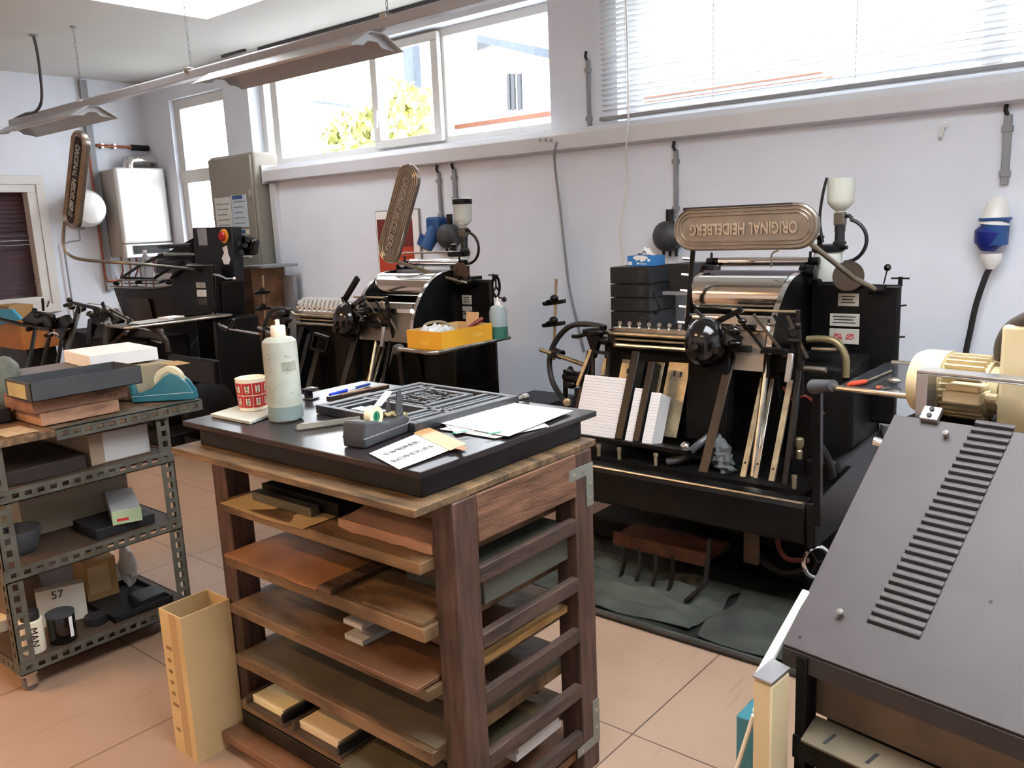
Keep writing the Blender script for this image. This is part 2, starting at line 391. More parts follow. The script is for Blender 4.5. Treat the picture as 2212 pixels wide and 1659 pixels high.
c1 = MB().tube(smoothpts([at(1352, 0, Y=4.38), at(1356, 120, Y=4.37), at(1357, 262, Y=4.31), at(1352, 330, Y=4.31), at(1355, 400, Y=4.37), at(1341, 500, Y=4.38), at(1346, 555, Y=4.38), at(1332, 610, Y=4.38), at(1322, 650, Y=4.38)]), .005, 6)
build('pull_cord', c1, whitepl, vb)
# ---------- outdoors seen through the windows
def out():
    gm = mat('outdoor_ground', '#a8a8a0', .9); build('courtyard_ground', MB().box((-40, 5.2, -.3), (30, 40, -.05)), gm, kind='structure')
    bw = mat('white_render_facade', '#e8eaee', .8, var=.02); bg = mat('blue_grey_facade_trim', '#333a44', .6); dk = mat('dark_blue_window', '#0c1119', .3)
    b = thing('neighbour_building', 'white rendered house with grey canopy and dark window seen through the high window', 'building', (-11, 15, -.05))
    build('wall', MB().box((-16, 15, -.05), (14, 17, 7)), bw, b)
    P = [at(1030, 75, Y=13), at(1155, 100, Y=13), at(1155, 120, Y=13), at(1030, 90, Y=13)]
    build('canopy', MB().prism(P, (0, 1.95, 0)), bg, b)
    P = [at(1030, 90, Y=14.9), at(1060, 97, Y=14.9), at(1030, 110, Y=14.9)]; build('canopy_bracket', MB().prism(P, (0, .1, 0)), dk, b)
    for x0, x1 in ((1094, 1100), (1103, 1110), (1116, 1124)):
        P = [at(x0, 160, Y=14.95), at(x1, 158, Y=14.95), at(x1+2, 236, Y=14.95), at(x0+2, 240, Y=14.95)]; build('window', MB().prism(P, (0, .05, 0)), dk, b)
    wl = thing('garden_wall', 'low white garden wall with terracotta coping outside the high window', 'wall', (-6.5, 8.0, -.05))
    a = at(987, 274, Y=8); c = at(1200, 242, Y=8)
    build('wall', MB().box((a.x, 8, -.05), (c.x+3, 8.2, a.z-.03)), bw, wl)
    build('coping', MB().box((a.x-.03, 7.95, a.z-.03), (c.x+3, 8.25, a.z+.02)), mat('terracotta_coping', '#5a3220', .7), wl)
    # vine
    lf = mat('yellow_green_vine_leaves', '#7f8a48', .6, var=.3, c2='#b5ad62', scale=2)
    t = thing('climbing_vine', 'yellow green leafy vine outside the left high window', 'vine', (at(800, 330, Y=7.6).x, 7.6, -.05))
    vb = MB(); st = MB(); random.seed(11)
    for k in range(900):
        u = random.random()
        px = 690+u*235; top = 275-60*math.sin(min(1, u*1.1)*PI*.8)-(50 if u > .6 else 0)
        py = random.uniform(top, 335)
        if 805 < px < 822 and random.random() < .2: continue
        c = at(px, py, Y=7.6+random.uniform(-.3, .3)); s = random.uniform(.05, .1)
        R = Matrix.Rotation(random.uniform(0, 6), 3, 'Y') @ Matrix.Rotation(random.uniform(-.9, .9), 3, 'X')
        pts = [(0, 0, s), (s*.5, 0, s*.45), (s*.8, 0, s*.2), (s*.5, 0, -s*.3), (0, 0, -s*.6), (-s*.5, 0, -s*.3), (-s*.8, 0, s*.2), (-s*.5, 0, s*.45)]
        vb.add([c+R @ Vector(p) for p in pts], [tuple(range(8))])
    build('foliage', vb, lf, t, kind='stuff', smooth=False, fix=False)
    b0 = at(800, 330, Y=7.6)
    for dx in (-1.1, -.4, .3, .7): st.tube(smoothpts([(b0.x, 7.6, -.05), (b0.x+dx*.4, 7.62, .9), (b0.x+dx, 7.6, 1.9), (b0.x+dx*1.1, 7.6, 2.4)]), .02, 6)
    build('stem', st, mat('vine_stem', '#6a5338', .8), t)
    p = thing('garden_pole', 'grey blue wooden post and rail behind the vine outside', 'post', (at(885, 110, Y=9).x, 9, -.05))
    a = at(880, 110, Y=9); build('post', MB().box((a.x-.1, 9, -.05), (a.x+.1, 9.15, a.z+.5)), bg, p)
    build('rail', MB().tube([at(680, 218, Y=9), at(800, 234, Y=9)], .03, 8), bg, p)
out()

# ------------------------------------------------------------------ things on the walls
def conduit(label, pxy, nm='wall_conduit', Y=4.4, w=.018, extra=True, rod=False):
    a = at(*pxy[0], Y=Y); b = at(*pxy[1], Y=Y); b.x = a.x
    t = thing(nm, label, 'conduit', (a.x, Y, b.z))
    build('pipe', MB().box((a.x-w, Y-.022, b.z), (a.x+w, Y, a.z)), greyplas, t, bevel=.004)
    for z in (a.z-.06, b.z+.05): build('clip', MB().box((a.x-w-.006, Y-.028, z-.012), (a.x+w+.006, Y, z+.012)), greyplas, t)
    build('cable_end', MB().tube([(a.x-.008, Y-.016, a.z+.05), (a.x-.012, Y-.02, a.z+.02), (a.x, Y-.012, a.z-.01)], .009, 8), rubber, t)
    return t
conduit('thin grey conduit dropping from the trunking to the blue power socket', ((950, 372), (957, 480)), w=.012)
conduit('wider grey conduit ending behind the ink bottle of the middle press', ((983, 365), (990, 445)), w=.016)
conduit('grey conduit above the stack of black hi-fi units', ((1462, 325), (1459, 470)), w=.012)
conduit('grey conduit on the far right leading down to the blue and white plug', ((2180, 248), (2166, 400)), w=.016)
conduit('short grey conduit on the wall pier between the two high windows', ((1272, 130), (1275, 275)), Y=4.5, w=.011)
def cable(label, P, r, m, cat='cable', nm='cable'):
    return build(nm, MB().tube(smoothpts(P), r, 8), m, cat=cat, label=label)
cable('thin grey cable hanging from the trunking socket past the black hi-fi stack', [at(1203, 306, Y=4.30), at(1198, 330, Y=4.30), at(1200, 370, Y=4.36), at(1210, 450, Y=4.38), at(1220, 540, Y=4.38), at(1230, 620, Y=4.38), at(1248, 700, Y=4.38), at(1262, 760, Y=4.38)], .008, greyplas)
h = MB(); c = at(2041, 285, Y=4.4); h.tube([c+Vector((-.02, 0, -.03)), c+Vector((-.012, -.03, -.02)), c+Vector((.0, -.035, .02)), c+Vector((.012, 0, .03))], .007, 8)
build('wall_hook', h, whitepl, cat='hook', label='small white hook on the bare wall at upper right')
# blue CEE socket by press 2
c = at(935, 478, Y=4.36)
t = thing('blue_power_socket', 'blue industrial power socket on the wall behind the middle press', 'socket', (c.x, 4.4, c.z-.2))
m_ = MB(); m_.box((c.x-.02, 4.3, c.z-.08), (c.x+.11, 4.4, c.z+.03)); build('socket_body', m_, bluepl, t, bevel=.02, seg=3)
build('plug_sleeve', MB().cyl((c.x+.04, 4.35, c.z-.05), (c.x+.0, 4.27, c.z-.19), .055, .045, 18), bluepl, t)
build('flap', MB().cb((c.x-.03, 4.27, c.z-.13), (.07, .012, .09), Matrix.Rotation(.5, 3, 'Y')), bluepl, t, bevel=.005)
for px, py, nm, lb in ((973, 510, 'grey_wall_socket', 'dark grey round wall socket behind the ink bottle of the middle press'), (1447, 510, 'grey_wall_socket', 'dark grey round wall socket just left of the horizontal cast sign')):
    c = at(px, py, Y=4.36)
    t = thing(nm, lb, 'socket', (c.x, 4.4, c.z-.1))
    build('housing', MB().lathe((c.x, 4.4, c.z), [(.05, 0), (.085, .02), (.085, .09), (.06, .12), (.03, .13)], (0, -1, 0), 20), dgreypl, t)
    build('gland', MB().cyl((c.x, 4.36, c.z+.06), (c.x, 4.36, c.z+.15), .022, n=12), rubber, t)
    for k in range(3): build('cable_gland', MB().cyl((c.x-.04+.04*k, 4.36, c.z-.115), (c.x-.04+.04*k, 4.36, c.z-.06), .009, n=8), rubber, t)
# plug at the far right
a = at(2158, 425, Y=4.33); b = at(2150, 470, Y=4.33); c = at(2147, 525, Y=4.33); d = at(2141, 557, Y=4.33)
t = thing('blue_power_plug', 'white and blue industrial plug hanging on the wall at the far right', 'plug', (c.x, 4.4, d.z))
build('plug_body', MB().lathe(a+Vector((0, 0, 0)), [(.02, 0), (.045, .03), (.062, .12)], (b-a), 20), whitepl, t)
build('collar', MB().lathe(b, [(.066, 0), (.066, .012), (.058, .014), (.056, .12)], (c-b), 20), bluepl, t)
build('locking_ring', MB().lathe(c+Vector((-.015, 0, .05)), [(.05, -.02), (.066, 0), (.06, .05), (.03, .085)], (d-c), 20), mat('deep_blue_plastic', '#1d2a7a', .35), t)
build('cable_boot', MB().lathe(d+Vector((0, 0, .02)), [(.045, 0), (.045, .03), (.02, .07)], (0, -.0, -1), 16), whitepl, t)
build('cable', MB().tube(smoothpts([d+Vector((0, 0, -.04)), at(2128, 600, Y=4.33), at(2108, 660, Y=4.33), at(2095, 720, Y=4.33), at(2086, 765, Y=4.33), at(2080, 830, Y=4.36)]), .013, 10), rubber, t)
# poster
a = at(812, 458, Y=4.395); b = at(906, 450, Y=4.395); z1 = b.z; z0 = z1-.52
t = thing('framed_poster', 'framed poster in two reds on the wall behind the middle press', 'poster', ((a.x+b.x)/2, 4.4, z0))
build('frame', MB().box((a.x, 4.385, z0), (b.x, 4.4, z1)), greyplas, t)
build('mount', MB().box((a.x+.008, 4.382, z0+.008), (b.x-.008, 4.386, z1-.008)), papm, t)
build('dark_red_field', MB().box((a.x+.02, 4.379, z1-.27), (b.x-.07, 4.383, z1-.065)), mat('dark_red_print', '#6e2a26', .6, var=.1), t)
build('orange_red_field', MB().box((a.x+.02, 4.379, z0+.03), (b.x-.07, 4.383, z1-.27)), mat('orange_red_print', '#b8452c', .6, var=.08), t)
build('thin_line', MB().box((a.x+.02, 4.378, z1-.345), (b.x-.07, 4.380, z1-.341)), mat('dark_line_print', '#5e201a', .6), t)
# radiator
a = at(657, 655, Y=4.3); b = at(800, 652, Y=4.3)
t = thing('radiator', 'white ribbed cast radiator low on the wall behind the middle press', 'radiator', ((a.x+b.x)/2, 4.32, .15))
r = MB(); n = int((b.x+.25-a.x)/.055); z1 = b.z+.0
for i in range(n):
    x = a.x+.03+i*.055
    r.tube([(x, 4.25, .2), (x, 4.25, z1-.04), (x, 4.27, z1), (x, 4.35, z1), (x, 4.37, z1-.04), (x, 4.37, .2), (x, 4.35, .16), (x, 4.27, .16)], .017, 8, closed=True)
build('ribs', r, framem, t, kind='stuff')
build('header_pipe', MB().cyl((a.x-.03, 4.31, z1-.04), (a.x+n*.055+.03, 4.31, z1-.04), .028), framem, t)
build('valve', MB().cyl((a.x-.06, 4.31, z1-.04), (a.x+.0, 4.31, z1-.04), .035), whitepl, t)
f = MB()
for x in (a.x+.08, a.x+n*.055-.08): f.box((x-.02, 4.27, 0), (x+.02, 4.35, .2))
build('foot', f, framem, t)
# cabinet
cx0, cx1, cz0, cz1 = -6.93, -6.27, .95, 2.16
t = thing('wall_cabinet', 'beige metal wall cabinet between the narrow window and the white trunking', 'cabinet', (-6.67, 4.5, cz0))
cabm = mat('beige_grey_cabinet', '#8d867b', .45, var=.03)
build('body', MB().box((cx0, 4.25, cz0), (cx1, 4.5, cz1)), cabm, t, bevel=.02, seg=3)
build('door', MB().box((cx0+.01, 4.23, cz0+.02), (cx1-.02, 4.25, cz1-.02)), cabm, t, bevel=.006)
build('lock', MB().box((cx1-.06, 4.215, 1.79), (cx1-.03, 4.23, 1.85)), steel, t, bevel=.004)
build('floor_stand', MB().box((cx0+.05, 4.28, 0), (cx1-.05, 4.45, cz0)), cabm, t)
for nm, x0, x1, z0, z1, y, lb, c, cm_ in (('notice_sheet', -6.87, -6.62, 1.30, 1.81, 4.224, 'tall white notice taped to the beige cabinet door, left one', '#d9d7d2', 'white_notice'), ('notice_sheet', -6.61, -6.38, 1.55, 1.82, 4.224, 'small blue-headed notice sheet taped to the beige cabinet door', '#c4d0da', 'pale_blue_notice'), ('notice_sheet', -6.61, -6.38, 1.29, 1.53, 4.224, 'cream notice below the blue-headed sheet on the beige cabinet', '#ddd6c4', 'cream_notice')):
    q = MB().box((x0, y, z0), (x1, y+.003, z1)); pm = mat(cm_, c, .7, var=.02)
    o = thing(nm, lb, 'paper', ((x0+x1)/2, y, z0)); build('sheet', q, pm, o)
    d = MB()
    for k in range(5):
        if z1-.05-k*.045 > z0: d.box((x0+.03, y-.001, z1-.06-k*.045), (x1-.03-.02*(k % 3), y, z1-.052-k*.045))
    build('print', d, mat('grey_print', '#7d8288', .7), o)
    if 'blue' in lb: build('heading', MB().box((x0+.02, y-.001, z1-.035), (x1-.06, y, z1-.003)), bluepl, o)
    if 'cream' in lb: build('sticker', MB().box((x0+.03, y-.0015, z0+.03), (x0+.09, y, z0+.12)), mat('yellow_sticker', '#d8c23a', .6), o)
# workbench with pigeonholes between cabinet and left press
a = at(512, 574, Y=4.05); b = at(606, 574, Y=4.05); a.x = max(a.x, -6.20); b.x = min(b.x, -5.93)
t = thing('workbench', 'wooden pigeonhole cupboard with grey top behind the left press', 'cupboard', ((a.x+b.x)/2, 4.1, 0))
zt = a.z
build('worktop', MB().box((a.x-.05, 3.99, zt-.02), (b.x+.02, 4.34, zt)), greyplas, t, bevel=.003)
orw = wood('orange_brown_panel', '#75523a', '#9a6f50', (1, 3, 3))
g = MB()
xa, xb = a.x, b.x-.18
for x in (xa, (xa+xb)/2-.08, xb): g.box((x, 4.02, .55), (x+.02, 4.33, zt-.02))
for z in (.55, .8, zt-.2): g.box((xa, 4.02, z), (xb, 4.33, z+.02))
g.box((xa, 4.31, .55), (xb, 4.33, zt-.02)); build('pigeonholes', g, orw, t)
build('side_panel', MB().box((xb-.12, 4.005, .72), (xb+.02, 4.02, zt-.02)), orw, t)
build('back_board', MB().box((xb+.04, 4.29, 0), (b.x, 4.33, zt-.1)), greyplas, t)
g = MB()
for x, y in ((xa, 4.04), (xa, 4.31), (xb, 4.04), (xb, 4.31)): g.box((x, y-.02, 0), (x+.03, y+.02, .55))
build('leg', g, darksteel, t)
# boiler
bo = thing('wall_boiler', 'white gas boiler with dark control window on the left wall', 'boiler', (-8.3, 4.2, 1.3))
bm_ = mat('white_boiler_enamel', '#e4e4e2', .25, var=.01, coat=.3); bs = mat('boiler_side_grey', '#b4b0a8', .5, var=.03)
build('casing', MB().box((XL, 3.99, 1.32), (-8.16, 4.46, 2.15)), bs, bo, bevel=.01)
build('front_cover', MB().box((-8.16, 3.98, 1.45), (-8.1, 4.47, 2.16)), bm_, bo, bevel=.02, seg=3)
build('lower_flap', MB().box((-8.16, 3.98, 1.31), (-8.09, 4.47, 1.44)), bm_, bo, bevel=.01)
build('control_window', MB().box((-8.095, 4.05, 1.345), (-8.086, 4.42, 1.425)), mat('dark_glass_panel', '#0c1014', .5), bo)
fl = MB().tube([(-8.3, 4.22, 2.15), (-8.3, 4.22, 2.2), (-8.3, 4.24, 2.24), (-8.3, 4.32, 2.245), (-8.3, 4.5, 2.245)], .055, 16)
build('flue', fl, chrome, bo)
ev = MB()
ev.lathe((XL+.04, 3.73, 1.79), [(.02, 0), (.14, .02), (.17, .08), (.175, .14), (.17, .2), (.14, .26), (.08, .29), (.01, .295)], (1, 0, 0), 32)
t = thing('expansion_tank', 'round white expansion tank on the left wall behind the upright sign', 'tank', (XL+.1, 3.73, 1.55))
build('tank', ev, bm_, t); build('seam', MB().lathe((XL+.04, 3.73, 1.79), [(.178, .12), (.178, .135)], (1, 0, 0), 32), greyplas, t)
build('bracket', MB().box((XL, 3.7, 1.6), (XL+.05, 3.76, 1.98)), greyplas, t)
build('outlet_pipe', MB().tube([(XL+.1, 3.68, 1.6), (XL+.1, 3.68, 1.5), (XL+.04, 3.6, 1.49), (XL+.03, 3.55, 1.47), (XL+.03, 3.56, .5)], .008, 8), greyplas, t)
t = thing('flat_duct', 'tall flat grey duct rising to the ceiling beside the boiler', 'duct', (XL, 3.97, .9))
build('duct', MB().box((XL, 3.9, 1.0), (XL+.05, 3.96, ZC-.02)), greyplas, t)
build('copper_pipe', MB().tube([(XL+.07, 3.885, 2.3), (XL+.07, 3.885, 1.13), (XL+.07, 3.9, 1.1), (XL+.07, 4.1, 1.09)], .011, 8), copper, t)
t = thing('heating_pipe', 'copper pipe with clips running along the left wall above the boiler', 'pipe', (XL+.05, 4.2, 2.35))
build('pipe', MB().cyl((XL+.05, 3.97, 2.385), (XL+.05, 4.5, 2.375), .014, n=10), copper, t)
build('insulation', MB().cyl((XL+.05, 4.32, 2.378), (XL+.05, 4.49, 2.375), .028, n=12), rubber, t)
for y in (4.03, 4.15): build('clip', MB().box((XL, y-.012, 2.36), (XL+.06, y+.012, 2.405)), steel, t)
g = MB()
for i, y in enumerate((4.05, 4.13, 4.2, 4.3, 4.38)): g.tube([(XL+.1, y, 1.32), (XL+.1, y, 1.18), (XL+.04, y, 1.12), (XL+.04, y, .7)], .009, 8)
o = build('boiler_pipes', g, copper, bo)

# ------------------------------------------------------------------ suspended lights
lm = mat('white_lamp_reflector', '#b4b4b5', .35, var=.02); rail = mat('white_lamp_rail', '#a2a2a6', .35, var=.02)
LY, LZ = 3.0, 2.42
t = thing('lamp_rail', 'long white trunking rail hung on chains below the ceiling', 'rail', (-3, LY, LZ))
build('rail', MB().prism([(-7.75, LY-.03, LZ+.02), (-7.75, LY+.03, LZ+.02), (-7.75, LY+.03, LZ+.065), (-7.75, LY+.018, LZ+.075), (-7.75, LY-.018, LZ+.075), (-7.75, LY-.03, LZ+.065)], (7.75+2.3, 0, 0)), rail, t, bevel=.003)
def chain(x, y, z0, z1, nm='chain'):
    m = MB(); n = int((z1-z0)/.034); 
    for i in range(n):
        z = z0+(i+.5)*(z1-z0)/n; u = Vector((1, 0, 0)) if i % 2 else Vector((0, 1, 0)); h = (z1-z0)/n*.62
        P = [Vector((x, y, z))+u*.007*math.cos(q)+Vector((0, 0, h))*math.sin(q) for q in [2*PI*k/10 for k in range(10)]]
        m.tube(P, .0018, 5, closed=True)
    return m
for x in (-6.46, -4.98, -3.2, -1.2, .8):
    build('chain', chain(x, LY, LZ+.075, ZC), greyplas, t)
    build('bracket', MB().box((x-.025, LY-.035, LZ+.06), (x+.025, LY+.035, LZ+.085)), chrome, t, bevel=.003)
    build('ceiling_hook', MB().cyl((x, LY, ZC-.012), (x, LY, ZC), .02, n=10), greyplas, t)
def luminaire(x0, x1, lb):
    t = thing('fluorescent_lamp', lb, 'lamp', ((x0+x1)/2, LY, LZ-.09))
    r = MB(); P = [(-.17, -.055), (-.045, .018), (.045, .018), (.17, -.055), (.168, -.058), (.044, .012), (-.044, .012), (-.168, -.058)]
    r.prism([(x0, LY+a, LZ+b) for a, b in P], (x1-x0, 0, 0)); build('reflector', r, lm, t, smooth=False)
    for x in (x0+.04, x1-.045):
        r = MB(); r.prism([(x, LY+a, LZ+b) for a, b in ((-.17, -.055), (-.045, .018), (.045, .018), (.17, -.055), (.06, -.045), (.03, -.02), (-.03, -.02), (-.06, -.045))], (.005, 0, 0)); build('end_plate', r, lm, t, smooth=False)
    build('tube', MB().cyl((x0+.05, LY, LZ-.005), (x1-.05, LY, LZ-.005), .013, n=12), whitepl, t)
luminaire(-7.75, -6.3, 'white reflector lamp at the far left end of the hanging rail')
luminaire(-4.72, -3.28, 'white reflector lamp in front of the high window, on the hanging rail')
a = at(72, 75, Z=ZC); t = thing('ceiling_cable', 'grey cable dropping from the ceiling to the left end of the lamp rail', 'cable', (a.x, a.y, ZC))
build('rose', MB().cyl((a.x, a.y, ZC-.01), (a.x, a.y, ZC), .03, n=12), greyplas, t)
build('cable', MB().tube(smoothpts([(a.x, a.y, ZC-.01), at(80, 110, Y=2.92), at(87, 160, Y=2.93), at(90, 215, Y=2.95), at(78, 240, Y=2.97), at(55, 246, Y=2.98), at(38, 254, Y=3.0), (-7.72, LY, LZ+.07)]), .011, 8), dgreypl, t)
t = thing('curtain_rail', 'thin dark rail along the ceiling edge above the high windows', 'rail', (-4.5, 4.45, ZC-.03))
build('rail', MB().box((-6.3, 4.42, ZC-.035), (XR, 4.47, ZC-.0)), dgreypl, t)
build('rail_bracket', MB().box((-6.75, 4.36, ZC-.02), (-6.4, 4.38, ZC-.0)), dgreypl, t)
# warm lit fluorescent fixtures over the near part of the workshop (behind the viewer)
def lit(x, y, w, col, p):
    t = thing('ceiling_batten_lamp', 'lit warm tube lamp on the ceiling of the near workshop, the %s one' % ('left' if x < -3 else 'right'), 'lamp', (x, y, ZC-.08))
    build('housing', MB().box((x-w/2, y-.04, ZC-.05), (x+w/2, y+.04, ZC)), whitepl, t)
    build('tube', MB().cyl((x-w/2, y, ZC-.07), (x+w/2, y, ZC-.07), .015), mat('lit_tube', '#ffd9a0', .5, var=0, emit=6), t)
    area('batten_light', (x, y, ZC-.1), (0, 0, 0), w, .1, p, col)
lit(-4.3, -.9, 1.5, (1, .60, .30), 85)
lit(-1.6, -1.9, 1.5, (1, .78, .55), 20)

# ------------------------------------------------------------------ work table (stone top on shelved wooden frame)
TX0, TX1, TY0, TY1 = -2.168, -1.235, 1.162, 1.812
t = thing('imposing_table', 'dark shelved wooden work table with black slab top in the foreground', 'table', (-1.7, 1.48, 0))
build('slab_top', MB().box((TX0, TY0, .985), (TX1, TY1, 1.0)), stone, t, bevel=.002)
build('slab_body', MB().box((TX0+.03, TY0+.03, .93), (TX1-.03, TY1-.03, .985)), stoneside, t, bevel=.003)
g = MB()
g.box((-2.185, 1.13, .912), (TX1+.01, 1.30, .93)); g.box((-2.185, 1.30, .914), (TX1+.01, 1.55, .93)); g.box((-2.185, 1.55, .912), (TX1+.01, 1.79, .93))
build('plank_top', g, topwood, t, bevel=.002)
lx = [(-2.18, 1.24), (-1.292, 1.24), (-2.18, 1.70), (-1.292, 1.69)]
for x, y in lx: build('leg', MB().box((x, y, 0), (x+.07, y+.075, .912)), woodd, t, bevel=.004)
build('apron', MB().box((-2.11, 1.25, .86), (-1.285, 1.275, .912)), woodx, t, bevel=.002)
build('apron', MB().box((-1.245, 1.315, .80), (-1.22, 1.69, .912)), wood('apron_wood', '#53382a', '#86604a', (14, 2, 14)), t, bevel=.002)
build('apron', MB().box((-2.175, 1.315, .84), (-2.15, 1.70, .912)), woody, t, bevel=.002)
SH = [.775, .62, .47, .315, .17]
for i, z in enumerate(SH):
    x0 = -2.085; fy = 1.195
    th = .028 if i % 2 == 0 else .034
    build('shelf_board', MB().box((x0, fy, z-th), (-1.29, 1.80-.01*i, z)), shelfm, t, bevel=.003)
    build('runner', MB().box((-1.245, 1.315, z-th-.045), (-1.222, 1.69, z-th-.008)), woody, t, bevel=.002)
    build('runner', MB().box((-2.175, 1.315, z-th-.045), (-2.15, 1.70, z-th-.008)), woody, t, bevel=.002)
    build('rail', MB().box((-2.11, 1.27, z-th-.045), (-1.285, 1.30, z-th-.003)), woodx, t, bevel=.002)
build('base_board', MB().box((-2.15, 1.16, .035), (-1.25, 1.80, .06)), orw, t, bevel=.002)
build('base_rail', MB().box((-2.11, 1.21, .07), (-1.285, 1.24, .12)), darksteel, t, bevel=.002)
br = mat('galvanised_bracket', '#8a8d84', .45, .5, var=.1)
g = MB(); X = -1.2195
g.box((-1.2225, 1.66, .845), (X, 1.765, .875)); g.box((-1.2225, 1.735, .76), (X, 1.765, .845))
build('corner_bracket', g, br, t)
g = MB(); g.box((-1.2225, 1.66, .07), (X, 1.765, .095)); g.box((-1.2225, 1.735, .095), (X, 1.765, .2))
build('corner_bracket', g, br, t)
for y, z in ((1.68, .86), (1.72, .86), (1.75, .82), (1.75, .78), (1.68, .083), (1.75, .12), (1.75, .17)):
    build('screw', MB().cyl((X-.001, y, z), (X+.002, y, z), .005, n=10), steel, t)
# shelf contents (all top-level)
def item(nm, mb, m, cat, lb, **k): return build(nm, mb, m, cat=cat, label=lb, **k)
c = MB(); z = SH[0]
gm = MB(); zz = z+.002
gt = thing('printing_galley', 'dark shallow metal tray with raised edges on the top shelf of the table', 'tray', (-1.86, 1.4, zz))
build('tray_floor', MB().box((-2.0, 1.30, zz), (-1.66, 1.66, zz+.003)), darksteel, gt)
g = MB(); g.box((-2.0, 1.29, zz), (-1.68, 1.302, zz+.035)); g.box((-2.012, 1.29, zz), (-2.0, 1.66, zz+.035)); g.box((-2.0, 1.648, zz), (-1.66, 1.66, zz+.035))
build('rim', g, darksteel, gt)
item('metal_rule', MB().bar((-2.0, 1.262, z+.0145), (-1.74, 1.262, z+.0145), .028, .026, side=(0, 1, 0)), mat('dull_grey_metal', '#7b7a6c', .35, .7, var=.12), 'rule', 'grey metal bar lying at the front of the top table shelf', bevel=.002)
def crumple(x0, y0, x1, y1, z, h, seed, amp=.004, taper=.012):
    random.seed(seed); ph = [random.uniform(0, 6) for _ in range(6)]
    def top(u, v):
        e = min(u, 1-u, v, 1-v); e = min(1, e*9)
        return (x0+(x1-x0)*u, y0+(y1-y0)*v, z+h*(.45+.55*e)+amp*(math.sin(u*17+ph[0])+math.sin(v*13+ph[1]+u*5)+math.sin((u+v)*23+ph[2])*.5)*.5)
    m = MB(); m.sheet(top, t=h*.4, nu=20, nv=14); m.box((x0+.004, y0+.004, z), (x1-.004, y1-.004, z+h*.5)); return m
item('wrapped_parcel', crumple(-1.62, 1.24, -1.295, 1.66, z+.001, .05, 3), brownpap, 'parcel', 'salmon brown paper parcel at the right end of the top table shelf')
item('paper_sheets', MB().sheet(lambda u, v: (-1.50+.24*u, 1.33+.36*v, z+.062+.012*v), t=.007, nu=3, nv=3), papm, 'paper', 'white sheets on top of the brown parcel, seen from the right side')
item('card_sheet', MB().sheet(lambda u, v: (-2.06+.37*u, 1.185+.20*v, z+.0012+.0015*math.sin(u*8)-.010*max(0, .3-v)*math.sin(u*PI)), t=.001, nu=12, nv=4), cardl, 'cardboard', 'curling tan card under the grey bar on the top table shelf')
z = SH[1]
item('orange_folder', crumple(-2.07, 1.185, -1.66, 1.68, z+.001, .012, 5, amp=.0025), orangecard, 'folder', 'orange brown kraft folder on the left of the second table shelf')
item('thin_board', MB().box((-1.66, 1.19, z+.001), (-1.61, 1.70, z+.014)), woodx, 'board', 'dark narrow board beside the orange folder on the second shelf', bevel=.001)
item('grey_box', MB().box((-1.52, 1.36, z+.002), (-1.255, 1.70, z+.10)), mat('grey_green_box', '#55584f', .55, var=.08), 'box', 'long grey green box under the parcel shelf, seen from the right side', bevel=.003)
item('tan_plank', MB().box((-1.50, 1.2, z+.001), (-1.30, 1.345, z+.012)), shelfm, 'board', 'loose tan plank lying before the grey green box', bevel=.001)
z = SH[2]
item('brown_tray', MB().prism([(-1.70, 1.17, z+.003), (-1.30, 1.17, z+.003), (-1.30, 1.60, z+.003), (-1.70, 1.60, z+.003)], (0, 0, .012)), mat('red_brown_leatherboard', '#6b4a34', .5, var=.15, scale=6), 'board', 'reddish brown board jutting from the third table shelf', bevel=.002)
item('white_pack', MB().box((-1.62, 1.23, SH[1]-.0915), (-1.55, 1.34, SH[1]-.0795)).box((-1.62, 1.23, z+.016), (-1.55, 1.34, z+.03)), greyw, 'paper', 'small pale pack in the middle of the third table shelf')
item('wood_strip', MB().box((-1.285, 1.32, z+.001), (-1.262, 1.72, z+.02)), wood('light_wood_strip', '#9a7240', '#b98f58', (14, 2, 14)), 'board', 'light wooden strip at the right side of the third shelf', bevel=.001)
item('blue_sheets', MB().box((-2.06, 1.45, z+.001), (-1.76, 1.76, z+.012)), mat('slate_sheet', '#55585f', .5), 'paper', 'slate blue sheets at the back left of the third table shelf')
z = SH[3]
item('felt_sheet', MB().sheet(lambda u, v: (-2.05+.76*u, 1.21+.5*v, z+.004+.001*math.sin(u*9)), t=.003, nu=8, nv=4), mat('grey_brown_felt', '#5b5040', .9, var=.15), 'sheet', 'grey brown felt sheet covering the fourth table shelf')
item('brown_strips', MB().box((-1.99, 1.5, z+.006), (-1.35, 1.72, z+.02)), woodx, 'board', 'dark wood strips at the back of the fourth table shelf')
z = SH[4]
# card trays with cream cards on lowest shelf
for i, (x0, w, cm2, lb) in enumerate(((-2.04, .15, creamcard, 'cream'), (-1.82, .17, mat('ivory_card', '#e2c9a2', .6, var=.02), 'ivory'))):
    bt = thing('card_tray', 'dark open tray holding %s cards on the lowest table shelf' % lb, 'tray', (x0+w/2, 1.3, z+.001))
    build('base', MB().box((x0-.008, 1.185, z+.001), (x0+w+.03, 1.62, z+.005)), darkboard, bt)
    build('side', MB().box((x0+w+.012, 1.19, z+.005), (x0+w+.02, 1.62, z+.03)), rubber, bt)
    build('side', MB().box((x0-.008, 1.19, z+.005), (x0, 1.62, z+.03)), darkboard, bt)
    item('card_stack', MB().box((x0+.003, 1.205, z+.006), (x0+w-.003, 1.44, z+.028)), cm2, 'card', '%s card stack, %s of the two on the lowest table shelf' % (lb, 'left' if i == 0 else 'right'), bevel=.001)
